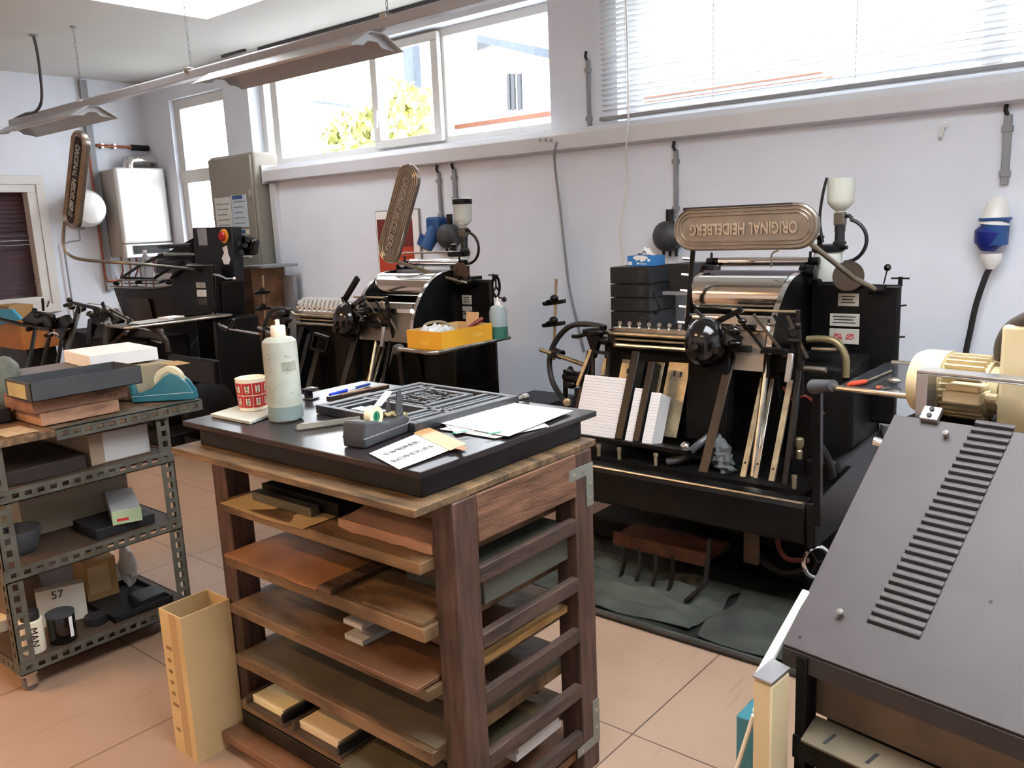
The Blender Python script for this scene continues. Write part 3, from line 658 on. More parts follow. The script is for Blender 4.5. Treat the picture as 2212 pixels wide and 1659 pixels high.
item('dusty_sheet', MB().sheet(lambda u, v: (-1.60+.28*u, 1.165+.45*v, z+.004+.006*math.sin(v*PI)), t=.002, nu=6, nv=6), mat('green_brown_sheet', '#5d5640', .8, var=.2), 'sheet', 'curved dusty green sheet at the right of the lowest table shelf')
g = MB()
for k in range(4): g.box((-1.56+.05*k, 1.28, z+.02), (-1.555+.05*k, 1.7, z+.05))
g.box((-1.57, 1.69, z+.02), (-1.38, 1.7, z+.05)); item('divider_rack', g, rubber, 'rack', 'black dividers standing behind the dusty sheet on the lowest shelf')
item('white_slip', MB().box((-1.262, 1.45, z+.02), (-1.25, 1.62, z+.035)).box((-1.29, 1.44, z+.001), (-1.25, 1.63, z+.02)), greyw, 'paper', 'white slip of paper at the right side of the lowest shelf')

# ---- things on the table top (z=1.0)
ZT = 1.0012
pd = thing('foam_pad', 'thin grey white folded pad under the red mug', 'pad', (-2.06, 1.33, ZT))
P = [at(455, 900, Z=ZT), at(540, 917, Z=ZT), at(640, 880, Z=ZT), at(555, 870, Z=ZT)]
build('pad', MB().prism(P, (0, 0, .004)), mat('pad_foam', '#b9bbb0', .8, var=.04), pd, bevel=.001)
build('pad_fold', MB().prism([p+Vector((0, 0, .0045)) for p in P], (0, 0, .004)), mat('pad_foam_top', '#c3c4ba', .8, var=.04), pd, bevel=.001)
mc = at(548, 884, Z=ZT+.009)
mg = thing('mug', 'cream china mug with red panels of black characters', 'mug', mc)
R_ = .043; H_ = .092
build('body', MB().lathe(mc, [(R_*.8, 0), (R_*.87, .003), (R_, .09), (R_, H_), (R_-.003, H_+.001), (R_-.004, H_-.004), (R_*.8, .008), (.001, .007)], n=40), creampl, mg)
cama = math.atan2(-mc.y, -mc.x)
def curved(mb, c, r0, z0, z1, a0, a1, taper, off=.0006, n=6, k=None):
    vs = []; fs = []
    for i in range(n+1):
        a = a0+(a1-a0)*i/n
        for z in (z0, z1):
            for o_ in (off, off-.0004):
                r = r0*(.87+.13*z/.09)+o_ if taper else r0+o_
                vs.append(c+Vector((math.cos(a)*r, math.sin(a)*r, z)))
    for i in range(n):
        b = i*4; d = b+4
        fs += [(b, d, d+2, b+2), (b+1, b+3, d+3, d+1), (b+2, d+2, d+3, b+3), (b, b+1, d+1, d)]
    fs += [(0, 2, 3, 1), (n*4, n*4+1, n*4+3, n*4+2)]
    mb.add(vs, fs, k)
red_ = MB(); cr = MB(); bk = MB(); yl = MB(); random.seed(21)
for col in range(8):
    a0 = cama-2.05+col*.70
    for row in range(2):
        z0 = .012+row*.036; z1 = z0+.033
        curved(red_, mc, R_, z0, z1, a0, a0+.66, True)
        curved(cr, mc, R_, z0+.006, z1-.006, a0+.19, a0+.49, True, off=.0011)
        for q in range(5):
            zz = z0+.008+q*.0042; wd = random.uniform(.04, .11); ce = a0+.34+random.uniform(-.03, .03)
            curved(bk, mc, R_, zz, zz+.0022, ce-wd, ce+wd, True, off=.0015, n=2)
        curved(yl, mc, R_, z0+.0055, z0+.0072, a0+.2, a0+.48, True, off=.0014, n=3)
build('red_panels', red_, redm, mg, smooth=False); build('cream_squares', cr, creampl, mg, smooth=False); build('characters', bk, ink, mg, smooth=False); build('gold_underline', yl, mat('gold_print', '#c8a848', .5), mg, smooth=False)
# bottle
bc = at(619, 906, Z=ZT)
bt = thing('squeeze_bottle', 'tall stained whitish plastic bottle with cream cap in front of the mug', 'bottle', bc)
build('body', MB().lathe(bc, [(.040, 0), (.044, .004), (.0455, .02), (.0455, .203), (.044, .214), (.036, .222), (.02, .226), (.017, .232)], n=40), bottlem, bt)
build('cap', MB().lathe(bc+Vector((0, 0, .224)), [(.0185, 0), (.0195, .002), (.0195, .028), (.018, .031), (.006, .032), (.006, .034), (.006, .046), (.003, .047)], n=28), creampl, bt)
lbm = MB(); ca = math.atan2(-bc.y, -bc.x); curved(lbm, bc, .0455, .138, .162, ca-.02, ca+.9, False, off=.0008, n=8)
build('label_patch', lbm, mat('grey_label', '#8e9080', .6, var=.2, scale=60), bt, smooth=False)
st_ = MB(); curved(st_, bc, .0455, .006, .042, ca-3.1, ca+3.1, False, off=.0005, n=40)
build('liquid_band', st_, mat('blue_grey_stain', '#7d8c88', .4, var=.15), bt, smooth=False)
st_ = MB(); random.seed(4)
for k in range(46):
    z = random.uniform(.03, .19); a = ca+random.uniform(-.9, 1.2); w = random.uniform(.02, .09)
    curved(st_, bc, .0455, z, z+random.uniform(.0006, .0018), a-w, a+w, False, off=.0012, n=3)
build('ink_smudges', st_, mat('ink_smudge', '#848c88', .6), bt, smooth=False)
# loupe
c = at(672, 862, Z=ZT); lo = thing('folding_loupe', 'small black folding magnifier standing behind the squeeze bottle', 'magnifier', c)
build('base_plate', MB().cb(c+Vector((0, 0, .002)), (.036, .036, .004), RZ(.2)), blackpl, lo, bevel=.001)
build('upright', MB().cb(c+Vector((-.016, .004, .016)), (.003, .034, .03), RZ(.2)), blackpl, lo)
build('top_plate', MB().cb(c+Vector((0, 0, .031)), (.036, .036, .005), RZ(.2)), blackpl, lo, bevel=.001)
build('lens', MB().lathe(c+Vector((0, 0, .033)), [(.0125, 0), (.0125, .003), (.011, .0032), (.002, .0045)], n=20), chrome, lo)
build('mirror', MB().lathe(c+Vector((0, 0, .004)), [(.012, 0), (.012, .001)], n=20), chrome, lo)
# pens and composing stick
a = at(713, 853, Z=ZT+.005); b = at(800, 829, Z=ZT+.005)
pn = thing('blue_pen', 'blue ballpoint pen with clear middle near the back edge of the table', 'pen', (a+b)/2-Vector((0, 0, .005)))
L_ = b-a
build('cap', MB().tube([a, a+L_*.4], [.005, .0058], 12), mat('bright_blue_plastic', '#1c35b0', .3), pn)
build('barrel', MB().tube([a+L_*.4, a+L_*.62], .004, 12), whitepl, pn)
build('grip', MB().tube([a+L_*.6, a+L_*.95, b], [.0048, .0048, .002], 12), mat('navy_plastic', '#20307c', .35), pn)
a = at(708, 862, Z=ZT+.007); b = at(838, 835, Z=ZT+.007); d = (b-a)
item('dark_wooden_reglet', MB().bar(a, b, .016, .014, side=(d.y, -d.x, 0)), mat('dark_reglet', '#2a211d', .4, var=.2), 'strip', 'dark wooden printer strip behind the open chase', bevel=.001)
a2 = at(738, 852, Z=ZT+.018); b2 = at(835, 832, Z=ZT+.018); item('pencil', MB().tube([a2, b2], .0035, 6), wood('pencil_wood', '#7a5a44', '#9a7a5e', (3, 3, 3)), 'pencil', 'brown pencil resting on the dark printer strip')
a2 = at(735, 866, Z=ZT+.006); b2 = at(800, 848, Z=ZT+.006); item('steel_scriber', MB().tube([a2, a2+(b2-a2)*.6, b2], [.004, .0045, .001], 8), steel, 'tool', 'short steel scriber beside the dark printer strip')
# pica gauge (flat bar on edge)
a = at(640, 929, Z=ZT); b = at(760, 912, Z=ZT); d = (b-a).normalized()
pg = thing('pica_gauge', 'pale metal composing stick lying between bottle and tape dispenser', 'gauge', (a+b)/2)
build('bed', MB().bar(a+Vector((0, 0, .002)), b+d*.05+Vector((0, 0, .002)), .03, .003, side=(-d.y, d.x, 0)), steel, pg)
nn = Vector((d.y, -d.x, 0))
build('front_wall', MB().bar(a+nn*.014+Vector((0, 0, .009)), b+d*.05+nn*.014+Vector((0, 0, .009)), .002, .015, side=nn), mat('pale_nickel', '#b8b0a0', .4, .6), pg)
build('knee', MB().cyl(a+d*.02+Vector((0, 0, .003)), a+d*.02+Vector((0, 0, .014)), .012), brass, pg)
# chase with type form
P0, P1, P2, P3 = at(683, 893, Z=ZT), at(897, 936, Z=ZT), at(1093, 862, Z=ZT), at(905, 834, Z=ZT)
P3 = at(880, 838, Z=ZT)
ch = thing('printing_chase', 'steel printing frame locked up with metal type on the table', 'printing frame', (P0+P1+P2+P3)/4)
cs = mat('chase_steel', '#4a4b4d', .42, .6, var=.2, scale=18); ld = mat('type_metal', '#626467', .45, .6, var=.2, scale=20)
u_ = (P1-P0).normalized(); v_ = (P3-P0); v_ = (v_-u_*v_.dot(u_)).normalized(); Wd = (P1-P0).length; Dp = (P3-P0).length*1.0
def Q(s, t_, z=0): return P0+u_*Wd*s+v_*Dp*t_+Vector((0, 0, z))
def blk(m, s0, s1, t0, t1, z0, z1): m.prism([Q(s0, t0, z0), Q(s1, t0, z0), Q(s1, t1, z0), Q(s0, t1, z0)], (0, 0, z1-z0))
g = MB(); blk(g, 0, 1, 0, .05, 0, .024); blk(g, 0, 1, .95, 1, 0, .024); blk(g, 0, .06, .05, .95, 0, .024); blk(g, .93, 1, .05, .95, 0, .024)
build('frame', g, cs, ch, bevel=.002)
for (s0, s1, t0, t1, z1, m_) in ((.06, .93, .36, .40, .022, ld), (.06, .93, .43, .45, .02, cs), (.10, .13, .05, .36, .022, ld), (.18, .22, .05, .36, .022, cs), (.30, .56, .07, .16, .023, chrome), (.30, .56, .19, .21, .02, ld), (.72, .76, .05, .95, .022, ld), (.79, .82, .05, .95, .02, cs), (.85, .88, .05, .95, .022, ld),
        (.10, .66, .86, .90, .022, ld), (.08, .12, .45, .95, .022, ld), (.15, .18, .45, .95, .02, cs), (.2, .23, .45, .95, .022, ld), (.62, .66, .45, .88, .022, ld)):
    g = MB(); blk(g, s0, s1, t0, t1, .001, z1); build('spacing_bar', g, m_, ch, bevel=.0008)
g = MB(); random.seed(9)
for i in range(12):
    for j in range(13):
        s0 = .27+i*.027; t0 = .49+j*.028; c_ = max(abs(i-5.5)/6, abs(j-6)/6.5)
        if .45 < c_ < .62 or random.random() < .12: continue
        blk(g, s0, s0+.02, t0, t0+.021, .001, .0195+random.uniform(0, .003))
build('type_matter', g, ld, ch, kind='stuff', smooth=False)
g = MB(); e = Q(.965, 1.0, .012); g.tube([e, e+v_*.03], .006, 10); g.tube([e+v_*.03, e+v_*.05], .009, 6); build('lock_screw', g, steel, ch)
# tape dispenser (black)
a = at(791, 970, Z=ZT); b = at(872, 938, Z=ZT); d = (b-a).normalized(); n_ = Vector((-d.y, d.x, 0)); LL = .165; WW = .066
o0 = a+Vector((0, 0, 0))
def TD(s, z, w): return o0+d*s+n_*w+Vector((0, 0, z*1.22))
td = thing('black_tape_dispenser', 'black desk tape dispenser with a roll of clear tape on the work table', 'tape dispenser', TD(LL/2, 0, WW/2))
prof = [(-.002, .0), (LL, .0), (LL+.004, .03), (LL-.006, .037), (.09, .033), (.055, .043), (.01, .05), (.004, .05), (-.004, .02)]
m_ = MB(); m_.prism([TD(s, z, 0) for s, z in prof], n_*WW); build('body', m_, dgreypl, td, bevel=.005, seg=3)
build('seam', MB().prism([TD(s, z, -.0008) for s, z in ((-.0035, .0185), (LL+.003, .018), (LL+.003, .0195), (-.0035, .02))], n_*(WW+.0016)), greyplas, td)
rc = TD(.075, .048, WW/2)
m_ = MB(); tr_ = []
m_.lathe(rc-n_*.0095, [(.0125, 0), (.025, 0), (.025, .019), (.0125, .019), (.0125, 0)], n_, 30); build('tape_roll', m_, tapem, td)
m_ = MB(); m_.lathe(rc-n_*.0098, [(.0075, 0), (.0128, 0), (.0128, .0196), (.0075, .0196), (.0075, 0)], n_, 24); build('core', m_, mat('green_core', '#1f7a55', .5), td)
build('tape_strip', MB().prism([TD(.088, .066, .018), TD(.09, .067, .018), TD(.135, .088, .018), TD(.134, .086, .018)], n_*.022), mat('clear_tape', '#c9cccf', .2, alpha=.75), td)
build('cutter', MB().prism([TD(LL-.03, .037, .012), TD(LL-.0, .036, .012), TD(LL-.004, .088, .012), TD(LL-.018, .086, .012)], n_*.004).prism([TD(LL-.018, .036, .05), TD(LL-.0, .036, .05), TD(LL-.004, .07, .05)], n_*.004), dgreypl, td)
random.seed(5); m_ = MB()
m_.sheet(lambda u, v: TD(LL-.035+.045*u, .041-.004*u+.003*math.sin(u*20+v*9), .012+.04*v), t=.003, nu=10, nv=8)
m_.sheet(lambda u, v: TD(LL+.009+.002*math.sin(u*15), .04-.036*u, .006+.05*v+.004*math.sin(u*13)), t=.002, nu=10, nv=6)
build('sticky_residue', m_, mat('yellowed_tape_residue', '#a89b72', .6, var=.15), td)
# white sheets
def paper(nm, pts, lb, dz=0., mark=None, curl=.0015, m=papm, cat='paper', t_=.0004):
    A, B, C_, D_ = [at(x, y, Z=ZT+dz) for x, y in pts]
    return A, B, C_, D_, item(nm, MB().sheet(lambda u, v: A*(1-u)*(1-v)+B*u*(1-v)+C_*u*v+D_*(1-u)*v+Vector((0, 0, curl*math.sin(u*PI)*math.sin(v*PI)+curl)), t=t_, nu=8, nv=8), m, cat, lb)
paper('paper_sheet', [(946, 914), (1098, 944), (1238, 888), (1085, 868)], 'uppermost white sheet of the loose pile on the table', .006)
paper('paper_sheet', [(950, 928), (1070, 948), (1186, 922), (1120, 880)], 'white sheet with green mark nearest the front of the loose pile', .001)
paper('paper_sheet', [(945, 905), (985, 938), (1180, 905), (1120, 874)], 'middle white sheet showing its left corner in the loose pile', .0035)
for i, (x, y) in enumerate(((995, 933), (1067, 935))):
    A = at(x-18, y+3, Z=ZT+.0095); B = at(x+17, y-3, Z=ZT+.0095)
    o = item('green_stamp', MB().bar(A, B, .007, .0004, side=(-(B-A).y, (B-A).x, 0)), mat('green_label', '#2f9a78', .6), 'label', 'green printed strip at the %s edge of the white sheets' % ('left front' if i == 0 else 'right front'))
cp = thing('handwritten_card', 'white card with handwritten TIMBRER BORDUN at the front corner of the table', 'card', at(900, 970, Z=ZT))
pts = [(798, 981), (862, 1015), (1000, 966), (925, 928)]
A, B, C_, D_ = [at(x, y, Z=ZT+.001) for x, y in pts]
SF = lambda u, v, dz=0: A*(1-u)*(1-v)+B*u*(1-v)+C_*u*v+D_*(1-u)*v+Vector((0, 0, .002+.005*v*v*(u)+dz))
build('card', MB().sheet(lambda u, v: SF(u, v), t=.0008, nu=8, nv=8), papm, cp)
build('brown_tape', MB().sheet(lambda u, v: SF(-.05+1.10*u, .76+.27*v, .0015), t=.0006, nu=8, nv=4), mat('brown_parcel_tape', '#b98e5e', .35, var=.05), cp)
build('tape_end', MB().sheet(lambda u, v: SF(1.03+.22*u, .84+.1*v, .0015+.004*u), t=.0006, nu=6, nv=2), mat('orange_tape_end', '#a5622a', .4), cp)
for s, uv, sz in (('TIMBRER', (.32, .37), .028), ('BORDUN', (.66, .37), .028)):
    c0 = SF(uv[0], uv[1], .0012); dirx = (SF(uv[0], uv[1]+.1)-SF(uv[0], uv[1])); diry = SF(uv[0]-.1, uv[1])-SF(uv[0], uv[1])
    text('handwriting', s, sz, .0002, mat('pencil_grey', '#55565c', .7), cp, frame(c0, dirx, diry), sxy=(1.15, .85))
g = MB()
for uu, v0, v1 in ((.17, .08, .42), (.45, .18, .62), (.80, .35, .75), (.86, .3, .5)): g.tube([SF(uu, v0, .0012), SF(uu-.01, (v0+v1)/2, .0012), SF(uu, v1, .0012)], .0004, 4)
build('pencil_line', g, mat('pencil_grey_line', '#77787c', .7), cp)

# ------------------------------------------------------------------ cardboard box on floor
x0, x1, y0, y1, h = -2.56, -2.19, 1.10, 1.40, .44
bxx = thing('tall_cardboard_box', 'tall open tan cardboard box on the floor left of the work table', 'box', ((x0+x1)/2, 1.2, 0))
A = at(415, 1375, Z=h); 
P = [at(435, 1640, Z=0), at(506, 1659, Z=0)]
bw = (P[1]-P[0])
xa, xb, ya = -2.33, -2.20, 1.02
g = MB(); tk = .004; h = .45
X0, X1, Y0, Y1 = -2.275, -2.155, 1.08, 1.235
g.box((X0, Y0, tk), (X1, Y0+tk, h)); g.box((X1-tk, Y0+tk, tk), (X1, Y1-tk, h)); g.box((X0, Y1-tk, tk), (X1, Y1, h)); g.box((X0, Y0+tk, tk), (X0+tk, Y1-tk, h)); g.box((X0, Y0, 0), (X1, Y1, tk))
build('box_body', g, cardl, bxx)
fpm = mat('faded_print', '#8a7048', .8)
for z, w in ((.33, .03), (.29, .018), (.255, .018), (.22, .018), (.185, .02), (.15, .03), (.07, .022)):
    build('printed_mark', MB().box((X0+.018, Y0-.0012, z), (X0+.018+w*1.0, Y0-.0002, z+.010)), fpm, bxx)
build('tape', MB().box((X0+.055, Y0-.0008, .005), (X0+.09, Y0-.0001, h)), mat('tan_tape', '#b39468', .4, var=.03), bxx)

# ------------------------------------------------------------------ slotted angle iron cart
def slotted(mb, o, ax, L, w, wd, th, slot=.022, gap=.018, hole=.35):
    "flat strip with a row of oblong holes; o corner, ax length dir, wd width dir, th thickness vec"
    o = Vector(o); ax = Vector(ax); wd = Vector(wd); th = Vector(th)
    def bxx(l0, l1, w0, w1):
        mb.prism([o+ax*l0+wd*w0, o+ax*l1+wd*w0, o+ax*l1+wd*w1, o+ax*l0+wd*w1], th)
    h = w*hole; a0 = (w-h)/2
    bxx(0, L, 0, a0); bxx(0, L, w-a0, w)
    p = 0; bxx(0, gap, a0, w-a0); p = gap
    while p+slot+gap <= L:
        bxx(p+slot, p+slot+gap, a0, w-a0); p += slot+gap
    bxx(p, L, a0, w-a0) if L-p > 1e-4 else None
cart = thing('slotted_angle_cart', 'grey slotted angle iron trolley on castors at the left', 'trolley', (-3.4, 1.2, 0))
CX0, CX1, CY0, CY1 = -3.9, -2.985, .925, 1.55
def post(x, y, sx, sy, z0, z1):
    m = MB(); slotted(m, (x, y, z0), (0, 0, 1), z1-z0, .052, (0, sy, 0), (-sx*.003, 0, 0)); slotted(m, (x, y, z0), (0, 0, 1), z1-z0, .045, (-sx, 0, 0), (0, sy*.003, 0))
    build('post', m, greymet, cart, smooth=False)
post(CX1, CY0, 1, 1, .07, .87); post(CX1, CY1, 1, -1, .07, .87); post(CX0, CY0, -1, 1, .07, .87); post(CX0, CY1, -1, -1, .07, .87)
for z in (.07, .40, .665):
    for x, sx in ((CX1+.003, 1), (CX0, -1)):
        m = MB(); slotted(m, (x, CY0, z), (0, 1, 0), CY1-CY0, .044, (0, 0, 1), (-sx*.003, 0, 0)); m.box((min(x, x-sx*.035), CY0, z), (max(x, x-sx*.035), CY1, z+.003)); build('side_rail', m, greymet, cart, smooth=False)
    for y, sy in ((CY0-.003, 1), (CY1, -1)):
        m = MB(); slotted(m, (CX0, y, z), (1, 0, 0), CX1-CX0, .038, (0, 0, 1), (0, sy*.003, 0)); build('end_rail', m, greymet, cart, smooth=False)
    build('shelf_board', MB().box((CX0+.005, CY0+.005, z+.02), (CX1-.005, CY1-.005, z+.036)), darkboard, cart)
m = MB(); slotted(m, (CX1+.02, 1.14, .842), (0, 1, 0), .54, .04, (0, 0, 1), (-.003, 0, 0)); m.box((CX1-.02, 1.14, .879), (CX1+.02, 1.68, .882)); build('top_rail', m, greymet, cart, smooth=False)
m = MB(); slotted(m, (CX0, CY0, .842), (1, 0, 0), .8, .035, (0, 0, 1), (0, .003, 0)); build('top_rail', m, greymet, cart, smooth=False)
build('top_board', MB().box((CX0-.1, .95, .855), (CX1+.015, 1.68, .878)), topwood, cart, bevel=.002)
for x, y in ((CX1-.03, CY0+.03), (CX1-.03, CY1-.04), (CX0+.03, CY0+.03), (CX0+.03, CY1-.04)):
    fk = build('castor_fork', MB().box((x-.02, y-.025, .055), (x+.02, y+.025, .07)).box((x-.018, y-.012, .02), (x-.014, y+.02, .06)).box((x+.014, y-.012, .02), (x+.018, y+.02, .06)), steel, cart)
    build('castor_wheel', MB().lathe((x-.011, y+.004, .026), [(.02, 0), (.026, .003), (.026, .019), (.02, .022)], (1, 0, 0), 20), mat('castor_rubber', '#6a5f58', .5), fk)
# things on the cart top
ZC1 = .8825
def obox(nm, x0, x1, y0, y1, z0, h, m, cat, lb, open_=False, t_=.004, rz=0, bev=.002, **k):
    c = Vector(((x0+x1)/2, (y0+y1)/2, z0)); F = Matrix.Translation(c) @ Matrix.Rotation(rz, 4, 'Z'); w = (x1-x0)/2; d = (y1-y0)/2; g = MB(F)
    if open_:
        g.box((-w, -d, 0), (w, d, t_)); g.box((-w, -d, t_), (-w+t_, d, h)); g.box((w-t_, -d, t_), (w, d, h)); g.box((-w+t_, -d, t_), (w-t_, -d+t_, h)); g.box((-w+t_, d-t_, t_), (w-t_, d, h))
    else: g.box((-w, -d, 0), (w, d, h))
    return item(nm, g, m, cat, lb, bevel=bev, **k)
obox('wooden_block', -3.30, -3.045, 1.13, 1.40, ZC1, .045, blockw, 'block', 'pale lower wooden block under the long grey tray')
wb = thing('wooden_block', 'darker stamped upper wooden block right under the long grey tray', 'block', (-3.17, 1.27, ZC1+.046))
build('block', MB().box((-3.29, 1.11, ZC1+.046), (-3.05, 1.44, ZC1+.096)), wood('dark_wood_block', '#74503f', '#9f7660', (3, 3, 10)), wb, bevel=.002)
text('stamp', 'L J MARMIER', .016, .0003, ink, wb, frame((-3.0497, 1.375, ZC1+.08), (0, 1, 0), (0, 0, 1)))
text('stamp', '3310', .018, .0003, ink, wb, frame((-3.0497, 1.38, ZC1+.062), (0, 1, 0), (0, 0, 1)))
tz = ZC1+.0975
lt = thing('long_grey_tray', 'long open dark grey card box lying across the wooden blocks', 'box', (-3.09, 1.27, tz))
g = MB(); X0, X1, Y0, Y1 = -3.2, -2.99, 1.09, 1.47
g.box((X0, Y0, tz), (X1, Y1, tz+.004)); g.box((X0, Y0, tz), (X0+.004, Y1, tz+.065)); g.box((X1-.004, Y0, tz), (X1, Y1, tz+.065)); g.box((X0, Y0, tz), (X1, Y0+.004, tz+.065)); g.box((X0, Y1-.004, tz), (X1, Y1, tz+.065))
build('box_body', g, graytray, lt, bevel=.001)
build('end_label', MB().box((X0+.02, Y0-.001, tz+.006), (X1-.04, Y0, tz+.055)), mat('yellowed_label', '#b5a878', .6), lt)
obox('grey_box', -3.62, -3.32, 1.2, 1.5, ZC1, .13, mat('mauve_grey_box', '#6d676a', .6, var=.05), 'box', 'mauve grey box standing behind the long grey tray')
kx = thing('kraft_box', 'kraft cardboard box carrying the white paper stack on the trolley', 'box', (-3.3, 1.62, ZC1))
build('box_body', MB().box((-3.60, 1.505, ZC1), (-3.22, 1.72, ZC1+.125)), mat('beige_box_card', '#a3957a', .7, var=.05), kx, bevel=.002)
build('flap', MB().prism([(-3.2, 1.65, ZC1+.124), (-3.19, 1.72, ZC1+.126), (-3.13, 1.74, ZC1+.118), (-3.14, 1.68, ZC1+.116)], (0, 0, .002)), card, kx)
obox('paper_stack', -3.58, -3.28, 1.44, 1.70, ZC1+.1325, .05, papm, 'paper', 'stack of white card on the kraft box on the trolley', rz=-.1)
obox('black_case', -3.4, -3.25, .97, 1.11, ZC1, .05, blackpl, 'case', 'flat black case at the left edge of the trolley top')
obox('printed_leaflet', -3.15, -3.0, 1.0, 1.1, ZC1-.003, .002, mat('beige_leaflet', '#b59f80', .6, var=.2, scale=30), 'paper', 'beige leaflet lying at the front corner of the trolley top')
c = Vector((-3.42, 1.15, ZC1)); b2 = thing('dirty_plastic_bottle', 'wide dirty translucent bottle at the left picture edge on the trolley', 'bottle', c)
build('body', MB().lathe(c, [(.06, 0), (.068, .005), (.07, .15), (.066, .18), (.045, .205), (.02, .215)], n=28), mat('dirty_plastic', '#5e6054', .5, var=.35, scale=9, c2='#7f8272'), b2)
build('cap', MB().lathe(c+Vector((0, 0, .213)), [(.022, 0), (.022, .03), (.01, .032)], n=20), blackpl, b2)
# teal tape dispenser
p0 = Vector((-3.155, 1.50, ZC1)); p1 = Vector((-2.99, 1.66, ZC1)); d = (p1-p0).normalized(); n_ = Vector((-d.y, d.x, 0)); LL = .235
o0 = p0.copy()
def TT(s, z, w): return o0+d*s+n_*w+Vector((0, 0, z*1.22))
tt = thing('teal_tape_dispenser', 'large teal metal tape dispenser with cream tape roll on the trolley', 'tape dispenser', TT(LL/2, 0, .03))
body = [(0, 0), (LL, 0), (LL-.005, .025), (LL-.025, .055), (LL-.055, .078), (LL-.085, .087), (LL-.11, .078), (LL-.135, .058), (LL-.16, .04), (.02, .024), (0, .02)]
for w0 in (0, .045): build('side_plate', MB().prism([TT(s, z, w0) for s, z in body], n_*.012), teal, tt, bevel=.003)
build('base', MB().prism([TT(s, z, .012) for s, z in ((0, 0), (LL, 0), (LL-.004, .022), (0, .018))], n_*.033), teal, tt)
build('cutter_arm', MB().prism([TT(0, .02, .006), TT(.012, .02, .006), TT(.004, .062, .006), TT(-.012, .068, .006)], n_*.042), teal, tt, bevel=.002)
rc = TT(LL-.095, .062, .012)
build('tape_roll', MB().lathe(rc, [(.035, 0), (.054, 0), (.054, .033), (.035, .033), (.035, 0)], n_, 36), tapem, tt)
build('hub', MB().lathe(rc, [(.02, .001), (.035, .001), (.035, .032), (.02, .032), (.02, .001)], n_, 28), teal, tt)
m = MB(); 
build('white_stripe', MB().prism([TT(s, z, -.0006) for s, z in ((.0, .0185), (LL-.003, .0225), (LL-.0035, .024), (.0, .020))], n_*.0005), whitepl, tt)
# second level (shelf z .70)
z2 = .7015
pb = thing('pale_box', 'pale cardboard box under the trolley top near the rear post', 'box', (-3.2, 1.4, z2))
build('box_body', MB().box((-3.45, 1.28, z2), (-3.06, 1.50, z2+.115)), mat('pale_brown_card', '#8f7b66', .7), pb, bevel=.002)
build('white_side', MB().box((-3.0595, 1.33, z2+.005), (-3.059, 1.50, z2+.112)), greyw, pb)
obox('stacked_files', -3.5, -3.05, 1.0, 1.26, z2, .05, mat('dark_files', '#2e2520', .6), 'folder', 'dark stacked folders on the upper shelf of the trolley')
item('tan_board', MB().bar((-3.30, .96, z2+.001), (-3.24, .975, z2+.14), .10, .006), wood('tan_panel', '#8a5c3c', '#a87850'), 'board', 'tan board leaning behind the front post of the trolley')
# third level
z3 = .4365
obox('carton', -3.62, -3.28, 1.1, 1.50, z3, .15, mat('grey_brown_carton', '#8c8370', .7, var=.06, scale=8), 'box', 'grey brown taped carton on the middle shelf of the trolley')
bk_ = thing('slip_case', 'grey book box with pale green end on the middle shelf of the trolley', 'box', (-3.05, 1.38, z3+.06))
F = Matrix.Translation((-3.125, 1.40, z3+.045)) @ Matrix.Rotation(-.35, 4, 'Z') @ Matrix.Rotation(.06, 4, 'Y')
build('case', MB(F).box((-.13, -.05, 0), (.115, .05, .05)), mat('grey_marbled_cover', '#8f8b8a', .6, var=.15, scale=9), bk_, bevel=.002)
build('green_end', MB(F).box((.115, -.05, 0), (.121, .05, .05)), mat('pale_green_end', '#9fb08c', .6), bk_)
build('red_label', MB(F).box((.1212, -.035, .012), (.1218, .005, .022)), redm, bk_)
obox('black_block', -3.22, -3.03, 1.25, 1.47, z3, .038, rubber, 'block', 'black flat block under the grey book box')
c = Vector((-3.16, 1.04, z3)); item('dark_bowl', MB().lathe(c, [(.045, 0), (.055, .01), (.07, .05), (.075, .085), (.07, .085), (.065, .05), (.04, .012), (.001, .012)], n=28), graytray, 'bowl', 'dark grey bowl behind the front post on the middle shelf')
# bottom level
z4 = .1065
tp = thing('shallow_black_tray', 'shallow black metal tray on the bottom shelf of the trolley', 'tray', (-3.2, 1.4, z4))
g = MB(); X0, X1, Y0, Y1 = -3.35, -3.03, 1.27, 1.5
g.box((X0, Y0, z4), (X1, Y1, z4+.003))
for a, b in (((X0, Y0), (X1, Y0+.004)), ((X0, Y1-.004), (X1, Y1)), ((X0, Y0), (X0+.004, Y1)), ((X1-.004, Y0), (X1, Y1))): g.box((*a, z4), (*b, z4+.025))
build('tray', g, blackpl, tp)
c = Vector((-3.06, 1.10, z4)); jr = thing('black_jar', 'black jar with grey lid on the bottom trolley shelf', 'jar', c)
build('body', MB().lathe(c, [(.044, 0), (.046, .003), (.046, .095), (.044, .098)], n=32), mat('glossy_black_jar', '#0c0c0e', .15, coat=.5), jr)
build('lid', MB().lathe(c+Vector((0, 0, .098)), [(.047, 0), (.047, .009), (.043, .011), (.001, .0105)], n=32), graytray, jr)
lm_ = MB(); ca = math.atan2(-c.y, -c.x); curved(lm_, c, .046, .02, .095, ca+.55, ca+.85, False, off=.0008); build('label', lm_, papm, jr, smooth=False)
c = Vector((-3.065, 1.005, z4)); tn = thing('white_ink_tin', 'cream tin with black lettering and black lid on the bottom trolley shelf', 'tin', c)
build('body', MB().lathe(c, [(.037, 0), (.038, .003), (.038, .115), (.036, .117)], n=32), creampl, tn)
build('lid', MB().lathe(c+Vector((0, 0, .117)), [(.03, 0), (.03, .028), (.027, .031), (.001, .031)], n=24), blackpl, tn)
ca = math.atan2(-c.y, -c.x)+.1
for k, ch_ in enumerate('MAN'):
    pass
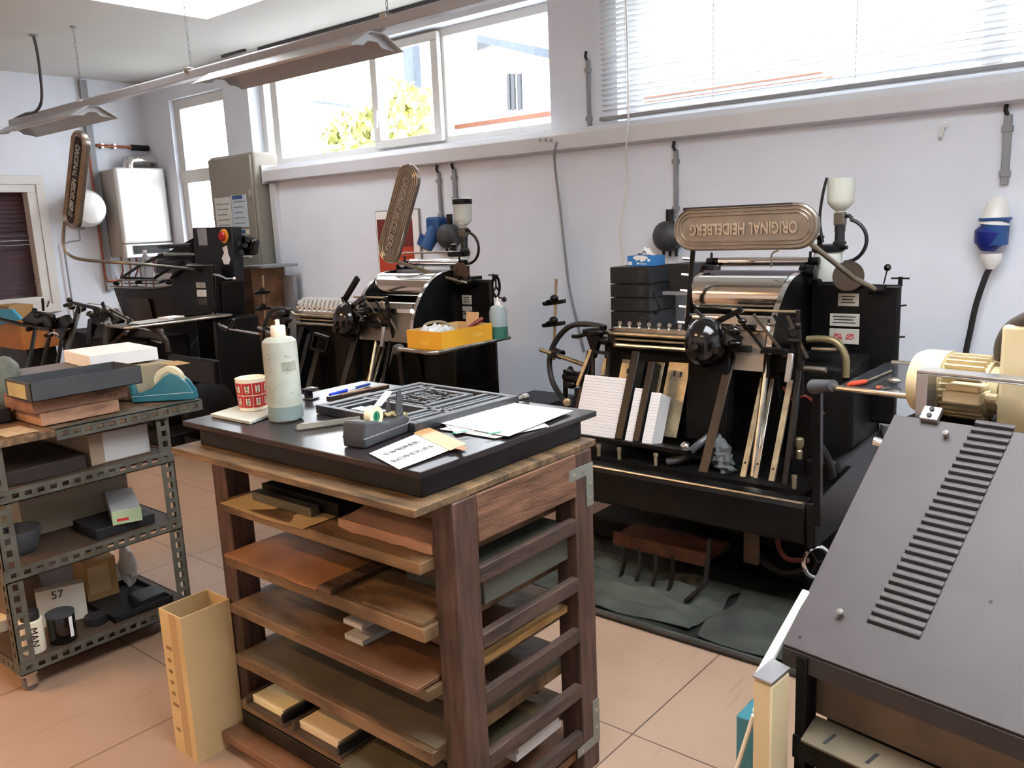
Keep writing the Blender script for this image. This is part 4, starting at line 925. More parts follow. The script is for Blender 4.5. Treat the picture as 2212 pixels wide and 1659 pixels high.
nv = Vector((math.cos(ca), math.sin(ca), 0)); text('lettering', 'MAN', .032, .0012, ink, tn, frame(c+nv*.0383+Vector((0, 0, .062)), (0, 0, -1), (-nv.y, nv.x, 0)), sxy=(1, 1.1))
for nm, x, y, w, d_, h, rz, m_, lb, tx in (('white_carton', -3.22, 1.17, .05, .16, .14, -.35, mat('off_white_carton', '#c9c3b4', .7), 'tilted white carton marked 57 BRL on the bottom trolley shelf', 1),
                                    ('tan_carton', -3.36, 1.36, .14, .12, .16, -.1, card, 'tan carton behind the shallow black tray on the bottom trolley shelf', 0),
                                    ('grey_carton', -3.42, 1.08, .16, .13, .17, .1, mat('plain_brown_carton', '#6c5c4a', .7), 'brown carton behind the white 57 BRL carton', 0)):  # mottled brown base colour of the carton card
    th_ = thing(nm, lb, 'box', (x, y, z4), rz); M = ROOT[th_.name] @ Matrix.Rotation(0, 4, 'Y')
    build('box_body', MB(M).box((-w/2, -d_/2, 0), (w/2, d_/2, h)), m_, th_, bevel=.002)
    if tx:
        text('lettering', 'BRL', .042, .0004, ink, th_, M @ frame((w/2+.0006, 0, .03), (0, 1, 0), (0, 0, 1)))
        text('lettering', '57', .042, .0004, ink, th_, M @ frame((w/2+.0006, -.01, .115), (0, 1, 0), (0, 0, 1)))
    elif nm == 'tan_carton': build('note', MB(M).box((w/2, -.05, .03), (w/2+.001, .03, .14)), cardl, th_)
wbag = MB(); lump(wbag, (-3.30, 1.465, z4+.09), (.05, .03, .08), 8, .16)
item('white_bag', wbag, mat('crumpled_white_plastic', '#c6c4c0', .6, var=.05, bump=.4, bscale=8), 'bag', 'white crumpled bag beside the tan carton on the bottom shelf')
c = Vector((-3.10, 1.235, z4)); item('black_lid', MB().lathe(c, [(.04, 0), (.042, .02), (.038, .03), (.001, .031)], n=24), blackpl, 'dish', 'round flat black lid between the black jar and the shallow tray')  # a loose black lid lying flat on the shelf
c = Vector((-3.35, 1.0, z4)); item('white_pot', MB().lathe(c, [(.035, 0), (.04, .03), (.042, .045), (.001, .048)], n=24), creampl, 'pot', 'low white pot at the left end of the bottom trolley shelf')
ob = thing('black_box', 'small black box standing in the shallow black tray', 'box', (-3.1, 1.42, z4+.003))
build('box_body', MB().box((-3.15, 1.38, z4+.0035), (-3.045, 1.485, z4+.045)), blackpl, ob, bevel=.006, seg=3)

# ------------------------------------------------------------------ machine at the right (grey louvred cover)
MO = Vector((-.537, 1.347, 0)); MA = -math.radians(9.4)
mach = thing('louvred_machine', 'cream and grey printing room machine with louvred sloping cover at the right edge', 'machine', MO, MA)
MM = ROOT[mach.name]; MI = MM.inverted()
slope = Vector((0, .7553, .6553)); pn_ = Vector((0, -.6553, .7553)); Z0 = .75
def onp(px, py, off=0.):
    o = MI @ Vector((0, 0, CAMZ)); d = (MI.to_3x3() @ (at(px, py, Z=0)-Vector((0, 0, CAMZ)))); p0 = Vector((0, 0, Z0))+pn_*off
    return o+d*((p0-o).dot(pn_)/d.dot(pn_))
def ony(px, py, y):
    o = MI @ Vector((0, 0, CAMZ)); d = (MI.to_3x3() @ (at(px, py, Z=0)-Vector((0, 0, CAMZ)))); return o+d*((y-o.y)/d.y)
top = onp(1930, 895); LEN = (top-Vector((0, 0, Z0))).dot(slope); WD = 1.3
def PN(u, s, h=0): return Vector((u, 0, Z0))+slope*s+pn_*h
g = MB(MM); g.prism([PN(0, 0), PN(WD, 0), PN(WD, LEN), PN(0, LEN)], pn_*-.006)
build('cover_plate', g, greytop, mach, bevel=.001)
g = MB(MM); g.prism([Vector((0, .0, Z0-.006)), Vector((0, .0, Z0-.04)), Vector((0, .012, Z0-.04)), Vector((0, .012, Z0))], (WD, 0, 0))
g.prism([PN(0, 0, -.006), PN(0, LEN, -.006), PN(0, LEN, -.04), PN(0, .02, -.04)], (.004, 0, 0)); build('cover_lip', g, greydark, mach)
a0, a1 = onp(1868, 1343), onp(1985, 1398); b0, b1 = onp(2100, 920), onp(2192, 940)
NL = 28; lou = MB(MM); dark = MB(MM)
for i in range(NL):
    k = i/(NL-1); s_a = (a0-Vector((0, 0, Z0))).dot(slope); s_b = (b0-Vector((0, 0, Z0))).dot(slope); s = s_a+(s_b-s_a)*k
    u0 = a0.x+(b0.x-a0.x)*k; u1 = a1.x+(b1.x-a1.x)*k
    w = abs(s_b-s_a)/(NL-1)
    pr = [PN(0, s+w*.26, .0005), PN(0, s+w*.26, .0036), PN(0, s+w*.36, .0042), PN(0, s+w*.68, .0034), PN(0, s+w*.98, .0005)]
    lou.prism([p+Vector((u0+.003, 0, 0)) for p in pr], (u1-u0-.006, 0, 0))
    dark.prism([p+Vector((u0+.004, 0, 0)) for p in (PN(0, s-w*.02, .0004), PN(0, s+w*.22, .0032), PN(0, s+w*.255, .0032), PN(0, s+w*.255, .0004))], (u1-u0-.008, 0, 0))
build('louvres', lou, greytop, mach, kind='stuff', bevel=.0008); build('louvre_slots', dark, mat('slot_opening', '#040404', .9, var=0), mach, kind='stuff')
for px, py in ((1818, 1328), (2045, 942)):
    p = onp(px, py); build('knob', MB(MM).lathe(p, [(.0045, 0), (.0045, .006), (.006, .008), (.006, .012), (.003, .0135)], pn_, 16), mat('knob_grey', '#77706e', .4), mach)
for px, py in ((1728, 1377), (1995, 1160), (2140, 1300)):
    p = onp(px, py); build('screw_hole', MB(MM).lathe(p, [(.003, .0002), (.003, .0006)], pn_, 12), rubber, mach)
p = onp(2012, 903); g = MB(MM); uu = Vector((1, 0, 0)); g.prism([p-uu*.017-slope*.012, p+uu*.017-slope*.012, p+uu*.017+slope*.02, p-uu*.017+slope*.02], pn_*.012); pl = build('corner_plate', g, alum, mach, bevel=.002)
g = MB(MM); g.lathe(p-slope*.003+pn_*.012, [(.005, 0), (.005, .003)], pn_, 10); build('bolt', g, darksteel, pl)
g = MB(MM); g.lathe(p+slope*.012+pn_*.012, [(.005, 0), (.005, .003)], pn_, 10); build('bolt', g, darksteel, pl)
# body under the cover
g = MB(MM); g.box((.05, .18, .08), (WD, .42, .74)); g.prism([PN(0.05, .06, -.045), PN(0.05, LEN, -.045), Vector((.05, .40, .3)), Vector((.05, .06, .3))], (WD-.05, 0, 0)); build('body_core', g, blackmatt, mach)
g = MB(MM); g.box((.05, .03, .625), (WD, .05, .708)); build('front_plate', g, mat('grimy_tan_metal', '#5c5042', .45, .3, var=.25, scale=7), mach)
g = MB(MM); g.prism([Vector((.05, .03, .62)), Vector((.05, -.02, .596)), Vector((.05, -.02, .592)), Vector((.05, .03, .616))], (WD-.05, 0, 0)); build('ledge', g, mat('grimy_tan_ledge', '#655a47', .4, .3, var=.15, scale=7), mach)
for k in range(12): build('ledge_slot', MB(MM).prism([Vector((.085+.075*k, -.010, .6012)), Vector((.091+.075*k, -.010, .6012)), Vector((.099+.075*k, .012, .6117)), Vector((.093+.075*k, .012, .6117))], (0, 0, .0006)), rubber, mach)
g = MB(MM); g.box((.03, -.005, .02), (.05, .03, .74)); g.box((.03, -.012, .55), (WD, .0, .592)); build('side_frame', g, blackmatt, mach)
for k in range(7): build('roller', MB(MM).cyl((.06, .0+.035*k, .50-.012*k), (WD, .0+.035*k, .50-.012*k), .013, n=12), darksteel, mach)
g = MB(MM); g.box((.04, .02, .0), (.09, .07, .1)); g.box((.04, .34, .0), (.09, .39, .1)); build('foot', g, blackmatt, mach)
# cream post
P = [at(x, y, Z=.725) for x, y in ((1627, 1463), (1667, 1480), (1706, 1447), (1668, 1427))]
g = MB(); g.prism([Vector((p.x, p.y, 0)) for p in P], (0, 0, .72)); build('cream_post', g, cream, mach, bevel=.003)
g = MB(); c_ = sum((p for p in P), Vector())/4; g.prism([c_+(p-c_)*1.04 for p in P], (0, 0, .004)); build('post_cap', g, alum, mach)
a = onp(1640, 1462, -.012); b = onp(1744, 1277, -.004); g = MB(MM); g.bar(a, b, .016, .014, side=(1, 0, 0)); build('white_strip', g, whitepl, mach, bevel=.004)
a = onp(1760, 1265, -.003); b = onp(1925, 930, -.003); g = MB(MM); g.bar(a+Vector((-.003, 0, 0)), b+Vector((-.003, 0, 0)), .004, .004, side=(1, 0, 0)); build('edge_trim', g, alum, mach)
# aluminium U bar and motor behind the cover
yb = top.y+.03
l0, l1 = ony(1983, 815, yb), ony(2000, 890, yb); g = MB(MM)
zt_ = ony(2000, 806, yb).z
g.box((l0.x, yb-.008, top.z-.03), (l0.x+.022, yb+.035, zt_)); g.box((l0.x, yb-.008, zt_), (WD, yb+.035, zt_+.006)); g.box((l0.x, yb-.008, zt_-.003), (WD, yb-.004, zt_)); build('guard_bar', g, alum, mach, bevel=.002)
ym = yb+.12
c0 = ony(1980, 822, ym); c1 = ony(2052, 822, ym); c2 = ony(2150, 828, ym); R1 = .068
mo = MB(MM); mo.lathe((c0.x, ym, c0.z), [(.03, 0), (R1*.9, .004), (R1, .02), (R1, c1.x-c0.x)], (1, 0, 0), 32); mc_ = build('motor_fan_cover', mo, cream, mach)
mo = MB(MM); mo.cyl((c1.x, ym, c0.z), (c2.x, ym, c0.z), R1*.8, n=28)
for k in range(30):
    q = 2*PI*k/30; r0, r1 = R1*.78, R1*.97; nn = Vector((0, math.cos(q), math.sin(q))); tt_ = Vector((0, -math.sin(q), math.cos(q)))*.0016
    P = [Vector((c1.x+.004, ym, c0.z))+nn*r0-tt_, Vector((c1.x+.004, ym, c0.z))+nn*r1-tt_, Vector((c1.x+.004, ym, c0.z))+nn*r1+tt_, Vector((c1.x+.004, ym, c0.z))+nn*r0+tt_]
    mo.prism(P, (c2.x-c1.x-.01, 0, 0))
build('motor_body', mo, cream, mach, smooth=False)
t0 = ony(2036, 842, ym-.1); t1 = ony(2118, 878, ym-.1); g = MB(MM)
g.box((t0.x, ym-.105, t1.z), (t1.x, ym-.05, t0.z)); g.box((t0.x+.004, ym-.1, t0.z), (t1.x-.004, ym-.05, t0.z+.012)); build('terminal_box', g, cream, mach, bevel=.003)
g = MB(MM); g.cyl((c2.x, ym, c0.z), (c2.x+.02, ym, c0.z), R1*.7, n=24); g.cyl((c2.x+.02, ym, c0.z), (c2.x+.05, ym, c0.z), R1*.4, n=24); g.cyl((t1.x, ym-.075, (t0.z+t1.z)/2), (t1.x+.02, ym-.075, (t0.z+t1.z)/2), .01, n=10); build('motor_flange', g, cream, mach)
g = MB(MM); xr = ony(2165, 800, ym-.04).x; g.box((xr, ym-.06, .5), (xr+.4, ym+.25, ony(2165, 702, ym-.06).z)); build('cream_housing', g, cream, mach, bevel=.008, seg=3)
g = MB(MM); g.tube(smoothpts([ony(2162, 775, ym-.0), ony(2163, 745, ym-.01), ony(2180, 712, ym-.02), ony(2212, 690, ym-.05), ony(2260, 675, ym-.05)]), .0125, 12); build('flexible_hose', g, mat('grey_brown_hose', '#4d4843', .5), mach)
g = MB(MM); g.box((c0.x+.01, yb+.03, .5), (WD, ym+.08, c0.z-R1*.95)); build('motor_platform', g, blackmatt, mach)
g = MB(); q = at(1915, 960, X=-.60); g.tube([q+Vector((-.03, 0, .005)), q, q+Vector((.06, -.01, -.005))], [.012, .010, .010], 12); build('side_knob', g, chrome, mach)
# teal container
q = at(1590, 1545, Y=1.52)
tc_ = thing('teal_container', 'teal container with cream nozzle and stick behind the cream post', 'container', (q.x+.04, 1.56, .0))
zt2 = q.z
build('container', MB().box((q.x, 1.52, zt2-.16), (q.x+.075, 1.60, zt2)), teal, tc_, bevel=.003)
build('stand', MB().box((q.x+.005, 1.53, 0), (q.x+.07, 1.59, zt2-.16)), darksteel, tc_)
build('nozzle', MB().lathe((q.x+.045, 1.55, zt2), [(.02, 0), (.02, .012), (.016, .015), (.014, .03), (.006, .032), (.001, .032)]), creampl, tc_)
a = at(1592, 1659, Y=1.49); b = at(1628, 1545, Y=1.49); build('stick', MB().tube([a, b], .005, 8), creampl, tc_)

# ------------------------------------------------------------------ printing presses
def sign(parent, c, L_, H_, tx, ty, th=.022, tape=False, dark=False):
    F = frame(c, tx, ty)
    def stad(r, l, z0, z1, mb, n=12):
        P = [(l/2-r+r*math.cos(a), r*math.sin(a)) for a in [-PI/2+PI*i/n for i in range(n+1)]]+[(-l/2+r+r*math.cos(a), r*math.sin(a)) for a in [PI/2+PI*i/n for i in range(n+1)]]
        mb.prism([(x, y, z0) for x, y in P], (0, 0, z1-z0))
    m = MB(F); stad(H_/2, L_, -th, 0, m)
    pl = build('sign_plate', m, signm, parent, bevel=.006, seg=3)
    r = H_/2
    if dark:
        m = MB(F); stad(H_*.24, L_*.9, .0005, .0012, m); build('dark_recess', m, rubber, pl)
    for k, (ins, zz) in enumerate(((.09, .004), (.25, .004), (.41, .0035))):
        rr = r*(1-ins); n = 14; l = L_-2*r*ins
        P = [Vector((l/2-rr+rr*math.cos(a), rr*math.sin(a), zz*.3)) for a in [-PI/2+PI*i/n for i in range(n+1)]]+[Vector((-l/2+rr+rr*math.cos(a), rr*math.sin(a), zz*.3)) for a in [PI/2+PI*i/n for i in range(n+1)]]
        m = MB(F); m.tube(P, .0032, 8, closed=True); build('raised_ridge', m, signhi, pl)
    text('raised_lettering', 'ORIGINAL HEIDELBERG', H_*.36, .0042, signhi if not dark else steel, pl, F @ Matrix.Translation((0, 0, .002)), sxy=(L_*.82/(H_*.36*11.6), 1.0), bold=.022)
    if tape: build('black_tape', MB(F).box((-L_*.33, -H_/2-.001, -.02), (L_*.42, -H_/2+.012, .0025)), rubber, pl)
    return pl

def press(dx, name_label, which):
    o = Vector((dx, 0, 0)); T = Matrix.Translation(o)
    t = thing('platen_press', name_label, 'printing press', (-1.6+dx, 3.4, .02), group=None)
    def B(nm, mb, m, **k): return build(nm, mb, m, k.pop('parent', t), **k)
    OFF = [0.]
    def M(): return MB(Matrix.Translation(o+Vector((OFF[0], 0, 0))))
    p2 = which == 2
    # ---- base and body
    g = M(); g.prism([(-2.2, 3.15, .02), (-1.0, 3.15, .02), (-1.0, 3.95, .02), (-2.2, 3.95, .02)], (0, 0, .10)); B('base', g, blackmatt, bevel=.01)
    g = M(); g.box((-2.18, 3.42, .12), (-1.74, 3.9, .93)); B('left_body', g, blackiron, bevel=.02, seg=3)
    prof = [(3.22, .12), (3.25, .5), (3.18, .86), (3.2, .95), (3.7, .95), (3.7, .12)]
    g = M(); g.prism([(-1.7, y, z) for y, z in prof], (.4, 0, 0)); B('centre_body', g, blackmatt, bevel=.01)
    g = M(); g.prism([(-1.27, y, z) for y, z in [(3.18, .12), (3.2, .55), (3.2, .9), (3.3, .93), (3.55, .93), (3.55, .12)]], (.25, 0, 0)); B('side_frame', g, blackmatt, bevel=.015, seg=3)
    g = M(); g.box((-1.27, 3.40, .655), (-.925, 3.43, 1.20)); g.box((-1.27, 3.43, .68), (-1.05, 3.52, 1.19)); pnl = B('guard_panel', g, blackiron, bevel=.012, seg=3)
    # labels
    for i, (x0, x1, z0, z1) in enumerate((((-1.155, -1.075, 1.115, 1.165), (-1.185, -1.070, 1.035, 1.085), (-1.185, -1.070, .965, 1.025)) if which != 2 else ((-1.135, -1.065, 1.065, 1.115), (-1.135, -1.065, .985, 1.055)))):
        pl = B('label_plate', M().box((x0, 3.397, z0), (x1, 3.400, z1)), platew, parent=pnl, bevel=.001)
        g = M()
        nl = 3
        for k in range(nl): g.box((x0+.012+.004*(k % 2), 3.3962, z1-.014-.012*k), (x1-.014-.008*(k % 2), 3.3968, z1-.010-.012*k))
        if (i == 2 and which != 2) or (i == 1 and which == 2):
            g = M()
            for s in (-1, 1):
                xc = (x0+x1)/2+s*.024; zc = (z0+z1)/2
                g.tube([(xc+.014*math.cos(a), 3.3966, zc+.009*math.sin(a)) for a in [2*PI*q/14 for q in range(14)]], .002, 6, closed=True)
                g.bar((xc-s*.018, 3.3966, zc-.012), (xc+s*.012, 3.3966, zc+.010), .004, .001, side=(1, 0, 1))
            B('arrow_symbol', g, redm if which != 2 else ink, parent=pnl)
        else: B('label_print', g, ink, parent=pnl)
    # ---- inking drum with cheeks
    OFF[0] = .13 if p2 else 0
    cheek0 = [(3.02, .88), (3.02, .97), (3.04, 1.05), (3.08, 1.12), (3.14, 1.185), (3.2, 1.225), (3.28, 1.25), (3.38, 1.25), (3.44, 1.22), (3.46, .95), (3.3, .88)]
    for x in (-1.735 if p2 else -1.69, -1.285):
        if x < -1.5 and not p2: cheek = [(3.16, .98), (3.15, 1.08), (3.16, 1.13), (3.18, 1.18), (3.21, 1.22), (3.24, 1.24), (3.28, 1.25), (3.38, 1.25), (3.44, 1.22), (3.46, .98)]
        else: cheek = [(p.y, p.z) for p in smoothpts([Vector((0, y, z)) for y, z in cheek0[:9]], 5)]+cheek0[9:]
        g = M(); g.prism([(x, y, z) for y, z in cheek], (.014, 0, 0)); ck = B('cheek', g, blackiron, bevel=.002)
        g = M(); rim = [Vector((0, y, z)) for y, z in (cheek[5:37] if len(cheek) > 20 else cheek[1:8])]
        for a, b in zip(rim[:-1], rim[1:]):
            a = a+Vector((x+.007, 0, 0)); b = b+Vector((x+.007, 0, 0)); g.bar(a-(b-a)*.05, b+(b-a)*.05, .022, .003, side=(1, 0, 0))
        B('polished_rim', g, chrome, parent=ck)
    xd_ = -1.718 if p2 else -1.673
    B('ink_drum', M().lathe((xd_, 3.25, 1.16), [(.06, 0), (.085, .004), (.085, -1.292-xd_), (.06, -1.288-xd_)], (1, 0, 0), 48), drumm)
    B('lower_roller', M().cyl((xd_+.01, 3.13, 1.085), (-1.29, 3.13, 1.085), .014), chrome)
    B('form_roller', M().cyl((-1.71, 3.36, 1.235), (-1.29, 3.35, 1.235), .022), purple)
    B('upper_roller', M().cyl((-1.67, 3.42, 1.29), (-1.28, 3.42, 1.29), .021), chrome)
    B('thin_roller', M().cyl((-1.67, 3.41, 1.245), (-1.28, 3.41, 1.245), .008), chrome)
    for x in (-1.70, -1.27):
        g = M(); g.box((x-.02, 3.36, 1.2), (x+.015, 3.46, 1.27)); g.cyl((x-.03, 3.38, 1.25), (x+.03, 3.38, 1.25), .028, n=14); g.cyl((x-.03, 3.42, 1.29), (x+.03, 3.42, 1.29), .016, n=12)
        g.cyl((x, 3.4, 1.27), (x, 3.4, 1.33), .006, n=8); g.cyl((x+.035, 3.34, 1.22), (x+.07, 3.32, 1.215), .012, n=10); g.ell((x-.01, 3.35, 1.275), (.012, .012, .012), 10, 6)
        B('roller_bracket', g, blackiron, bevel=.003)
    # ---- platen plate and delivery grippers below the drum
    xp = -1.70 if p2 else -1.50
    g = M(); g.prism([(xp, 3.06, 1.10), (xp, 3.02, .90), (xp, 3.03, .90), (xp, 3.07, 1.10)], (-1.30-xp, 0, 0)); B('platen_plate', g, mat('dull_platen_steel_%d' % which, '#8c8880', .35, .8, var=.12, scale=8))
    B('platen_edge', M().box((xp, 3.03, 1.055), (-1.29, 3.06, 1.075)), chrome)
    OFF[0] = -.14 if p2 else 0
    B('cross_rod', M().cyl((-1.41, 2.99, 1.135), (-1.165, 2.99, 1.135), .0055, n=10), brass)
    for i, (xa, xb) in enumerate(((-1.40, -1.28), (-1.33, -1.21), (-1.25, -1.16), (-1.20, -1.13))):
        B('gripper_blade', M().bar((xa, 3.0, 1.12), (xb, 3.02, .965), .012, .003, side=(1, 0, .3)), steel if i % 2 else darksteel)
    B('upright_rod', M().cyl((-1.165, 3.0, 1.14), (-1.16, 3.05, .82), .012, n=10), darksteel)
    B('silver_sleeve', M().bar((-1.175, 2.98, .985), (-1.18, 2.96, .88), .022, .014), alum, bevel=.003)
    g = M(); g.cyl((-1.2, 3.04, 1.06), (-1.17, 2.99, 1.06), .016, n=12); g.cyl((-1.19, 3.0, 1.03), (-1.15, 3.0, 1.03), .01, n=10); g.ell((-1.16, 3.0, 1.085), (.014, .014, .014), 10, 6); B('joint', g, darksteel)
    # gripper head casting
    OFF[0] = -.08 if p2 else 0
    g = M(); g.ell((-1.505, 2.96, 1.01), (.082, .075, .098), 28, 18); hd = B('gripper_head', g, blackshiny)
    g = M(); g.cyl((-1.515, 2.91, .975), (-1.52, 2.875, .97), .02, n=16); g.cyl((-1.51, 2.9, 1.0), (-1.505, 2.872, 1.005), .012, n=12); B('head_bolt', g, darksteel, parent=hd)
    g = M(); g.bar((-1.46, 2.97, 1.09), (-1.36, 2.97, 1.14), .018, .02, side=(0, 1, 0)); g.bar((-1.43, 2.95, 1.07), (-1.35, 2.95, 1.03), .016, .016, side=(0, 1, 0)); g.ell((-1.39, 2.96, 1.06), (.03, .02, .02), 12, 8); g.ell((-1.35, 2.95, 1.10), (.018, .015, .012), 12, 8); g.bar((-1.56, 2.98, 1.13), (-1.46, 2.97, 1.06), .012, .012, side=(0, 1, 0)); g.ell((-1.38, 2.95, 1.015), (.03, .015, .012), 12, 8)
    B('gripper_arm', g, blackshiny)
    # delivery side troughs, rails and frame bars
    OFF[0] = -.16 if p2 else 0
    B('front_shield', M().prism([(-1.62, 3.0, .60), (-1.44, 3.0, .60), (-1.42, 3.0, .98), (-1.60, 3.0, .98)], (0, .06, 0)), blackmatt, bevel=.01)
    for x0, x1 in ((-1.475, -1.345), (-1.30, -1.185)):
        g = M(); g.prism([(x0, 2.99, .975), (x1, 2.99, .975), (x1-.008, 2.99, .995), (x0+.008, 2.99, .998)], (0, .05, 0)); B('jogger_block', g, blackiron, bevel=.002)
    g = M(); g.box((-1.46, 3.06, .90), (-1.18, 3.08, .965)); B('back_board', g, blackiron)
    for p0, p1, w, m_ in (((-1.33, 3.10, .86), (-1.31, 2.86, .49), .021, brass), ((-1.293, 3.10, .86), (-1.262, 2.87, .49), .016, steel), ((-1.222, 3.10, .86), (-1.20, 2.86, .48), .022, brass)):
        r_ = B('delivery_rail', M().bar(Vector(p1), Vector(p0), w, .012), m_, bevel=.001)
        g = M()
        for k in (.08, .22): 
            q = Vector(p1).lerp(Vector(p0), k); g.cyl(q+Vector((0, -.010, -.002)), q+Vector((0, -.004, 0)), .004, n=8)
        B('rail_screw', g, rubber, parent=r_)
    B('delivery_rod', M().cyl((-1.30, 3.07, .955), (-1.285, 2.9, .5), .012, n=12), steel)
    B('frame_bar', M().bar((-1.465, 2.84, .48), (-1.43, 3.05, .985), .04, .012), mat('brown_worn_enamel_%d' % which, '#2d2620', .4, .3, var=.3), bevel=.003)
    B('frame_bar', M().bar((-1.145, 2.86, .48), (-1.165, 3.05, .95), .022, .02), blackiron, bevel=.002)
    if which == 3:
        B('shiny_roller', M().cyl((-1.20, 3.1, .91), (-1.09, 3.1, .91), .012, n=12), steel)
        B('bent_handle', M().tube(smoothpts([(-1.2, 3.2, 1.005), (-1.14, 3.2, 1.01), (-1.09, 3.2, 1.0), (-1.055, 3.2, .95), (-1.05, 3.2, .87)], 8), .014, 12), mat('olive_brass_tube', '#85795a', .4, .6))
        B('handle_rod', M().cyl((-1.18, 3.2, .97), (-1.085, 3.2, .972), .009, n=10), steel)
        B('red_hose', M().tube(smoothpts([(-1.27, 3.15, .82), (-1.22, 3.12, .78), (-1.17, 3.12, .80), (-1.13, 3.2, .72)]), .006, 8), mat('red_hose', '#7a2a1c', .5))
    # ---- feeding side
    OFF[0] = -.22 if p2 else 0
    B('feed_table', M().prism([(-2.12, 2.84, .585), (-1.52, 2.84, .585), (-1.52, 2.97, .56), (-2.12, 2.97, .56)], (0, 0, .02)), blackiron, bevel=.003)
    ld_ = Vector((0, .1, .23)).normalized()
    def lean(x0, x1, z0, z1, y_off, th, mm, nm, **k):
        b = Vector(((x0+x1)/2, 2.895+y_off, .59)); s0 = (z0-.59)/ld_.z; s1 = (z1-.59)/ld_.z
        return B(nm, M().bar(b+ld_*s0, b+ld_*s1, x1-x0, th), mm, **k)
    B('feed_back_frame', M().prism([(-2.1, 3.12, .55), (-1.6, 3.12, .55), (-1.6, 3.16, .95), (-2.1, 3.16, .95)], (0, .02, 0)), blackmatt)
    if which == 3:
        for x0, x1, z1 in ((-1.985, -1.875, .885), (-1.83, -1.775, .885), (-1.755, -1.655, .89)):
            pl = lean(x0, x1, .60, z1, .10, .004, brass, 'brass_side_plate', bevel=.001)
            for q in (.35, .65) if x1-x0 > .07 else (.5,):
                g = M()
                xx = x0+(x1-x0)*q; zt = z1-.035; b = Vector((xx, 2.895+.10-.003, .59))
                g.bar(b+ld_*((zt-.02-.59)/ld_.z), b+ld_*((zt-.59)/ld_.z), .008, .003)
                B('slot', g, rubber, parent=pl)
        lean(-2.055, -2.035, .60, .89, .06, .01, brass, 'side_guide', bevel=.001)
    else:
        lean(-2.03, -1.92, .60, .82, .06, .05, mat('brown_paper_pile', '#5a4c3c', .7, .0), 'paper_pile')
        lean(-1.88, -1.78, .60, .80, .06, .05, mat('brown_paper_pile_b', '#6a5a48', .7, .0), 'paper_pile')
    lean(-1.868, -1.830, .59, .935, -.005, .06, blackiron, 'divider', bevel=.003)
    lean(-1.782, -1.750, .59, .90, -.005, .06, blackiron, 'divider', bevel=.003)
    lean(-2.13, -2.10, .59, .92, .035, .03, blackiron, 'divider', bevel=.003)
    g = M(); 
    fr = [(-2.07, 3.02, .93), (-1.99, 3.02, .925), (-1.985, 3.0, .83), (-2.06, 3.0, .82)]
    for a, b in zip(fr, fr[1:]+fr[:1]): g.bar(a, b, .014, .012, side=(0, 1, 0))
    B('open_frame', g, darksteel)
    # sucker bar
    B('sucker_tube', M().tube([(-2.12, 3.1, 1.005), (-2.06, 3.1, 1.02), (-2.03, 3.1, 1.0), (-1.60, 3.1, 1.0)], .0085, 10), brass)
    sb = B('sucker_bar', M().box((-2.02, 3.1, 1.01), (-1.62, 3.13, 1.028)), steel, bevel=.002)
    for k in range(8):
        x = -1.985+k*.048; B('sucker', M().tube([(x, 3.11, 1.025), (x, 3.11, 1.036), (x+.006, 3.1, 1.046), (x+.014, 3.085, 1.05)], [.008, .006, .007, .009], 10), chrome)
    B('brass_strip', M().box((-2.0, 3.09, .975), (-1.62, 3.10, .982)), brass); B('white_tube', M().tube([(-2.0, 3.08, .955), (-1.6, 3.08, .955)], .009, 10), steel)
    g = M(); g.box((-2.02, 3.13, .93), (-1.62, 3.4, 1.0)); B('black_channel', g, blackmatt)
    # feed head clamps, rods and hoses at the far left
    rod = B('gauge_rod', M().bar((-2.345, 3.1, .86), (-2.315, 3.1, 1.235), .014, .006), brass, bevel=.001)
    for z in (1.135, 1.035):
        g = M(); x = -2.345+(z-.86)*.08; g.bar((x-.05, 3.1, z-.015), (x+.05, 3.1, z+.0), .028, .018, side=(0, 1, 0)); g.ell((x, 3.09, z+.012), (.022, .016, .018), 12, 8); g.cyl((x-.03, 3.09, z), (x-.03, 3.05, z-.01), .01, n=10); B('clamp', g, blackiron, bevel=.002)
    cr_ = B('cross_tube', M().tube([(-2.42, 3.1, .905), (-2.13, 3.05, .86)], .011, 10), steel)
    g = M(); g.cyl((-2.345, 3.1, .90), (-2.30, 3.1, .885), .022, n=14); g.cyl((-2.32, 3.06, .89), (-2.32, 3.14, .89), .014, n=10); B('rod_clamp', g, darksteel)
    B('air_hose', M().tube(smoothpts([(-2.06, 3.1, 1.025), (-2.16, 3.1, 1.035), (-2.25, 3.1, 1.02), (-2.33, 3.1, .95), (-2.37, 3.1, .86), (-2.345, 3.08, .77), (-2.28, 3.05, .71), (-2.2, 3.0, .68)]), .013, 10), hose)
    g = M(); g.ell((-2.09, 3.06, 1.01), (.06, .03, .022), 16, 10); g.prism([(-2.13, 3.05, 1.0), (-2.05, 3.05, 1.0), (-2.09, 3.05, .89)], (0, .03, 0)); g.tube([(-2.12, 3.05, 1.0), (-2.17, 3.05, .985), (-2.2, 3.05, .985)], .01, 8); g.ell((-2.03, 3.05, .975), (.03, .02, .018), 12, 8); g.cyl((-2.04, 3.06, 1.04), (-2.04, 3.06, 1.02), .016, n=12); B('feed_head', g, blackiron, bevel=.003)
    B('gauge_post', M().bar((-2.13, 2.98, .78), (-2.10, 3.05, .93), .014, .008), brass)
    g = M(); g.lathe((-2.22, 3.05, .82), [(.03, 0), (.012, .02), (.012, .05), (.026, .07)], (1, 0, -.1), 14); g.cyl((-2.25, 3.05, .8), (-2.12, 3.02, .79), .016, n=12); g.ell((-2.20, 3.03, .77), (.03, .02, .02), 12, 8); B('adjusting_knob', g, blackiron)
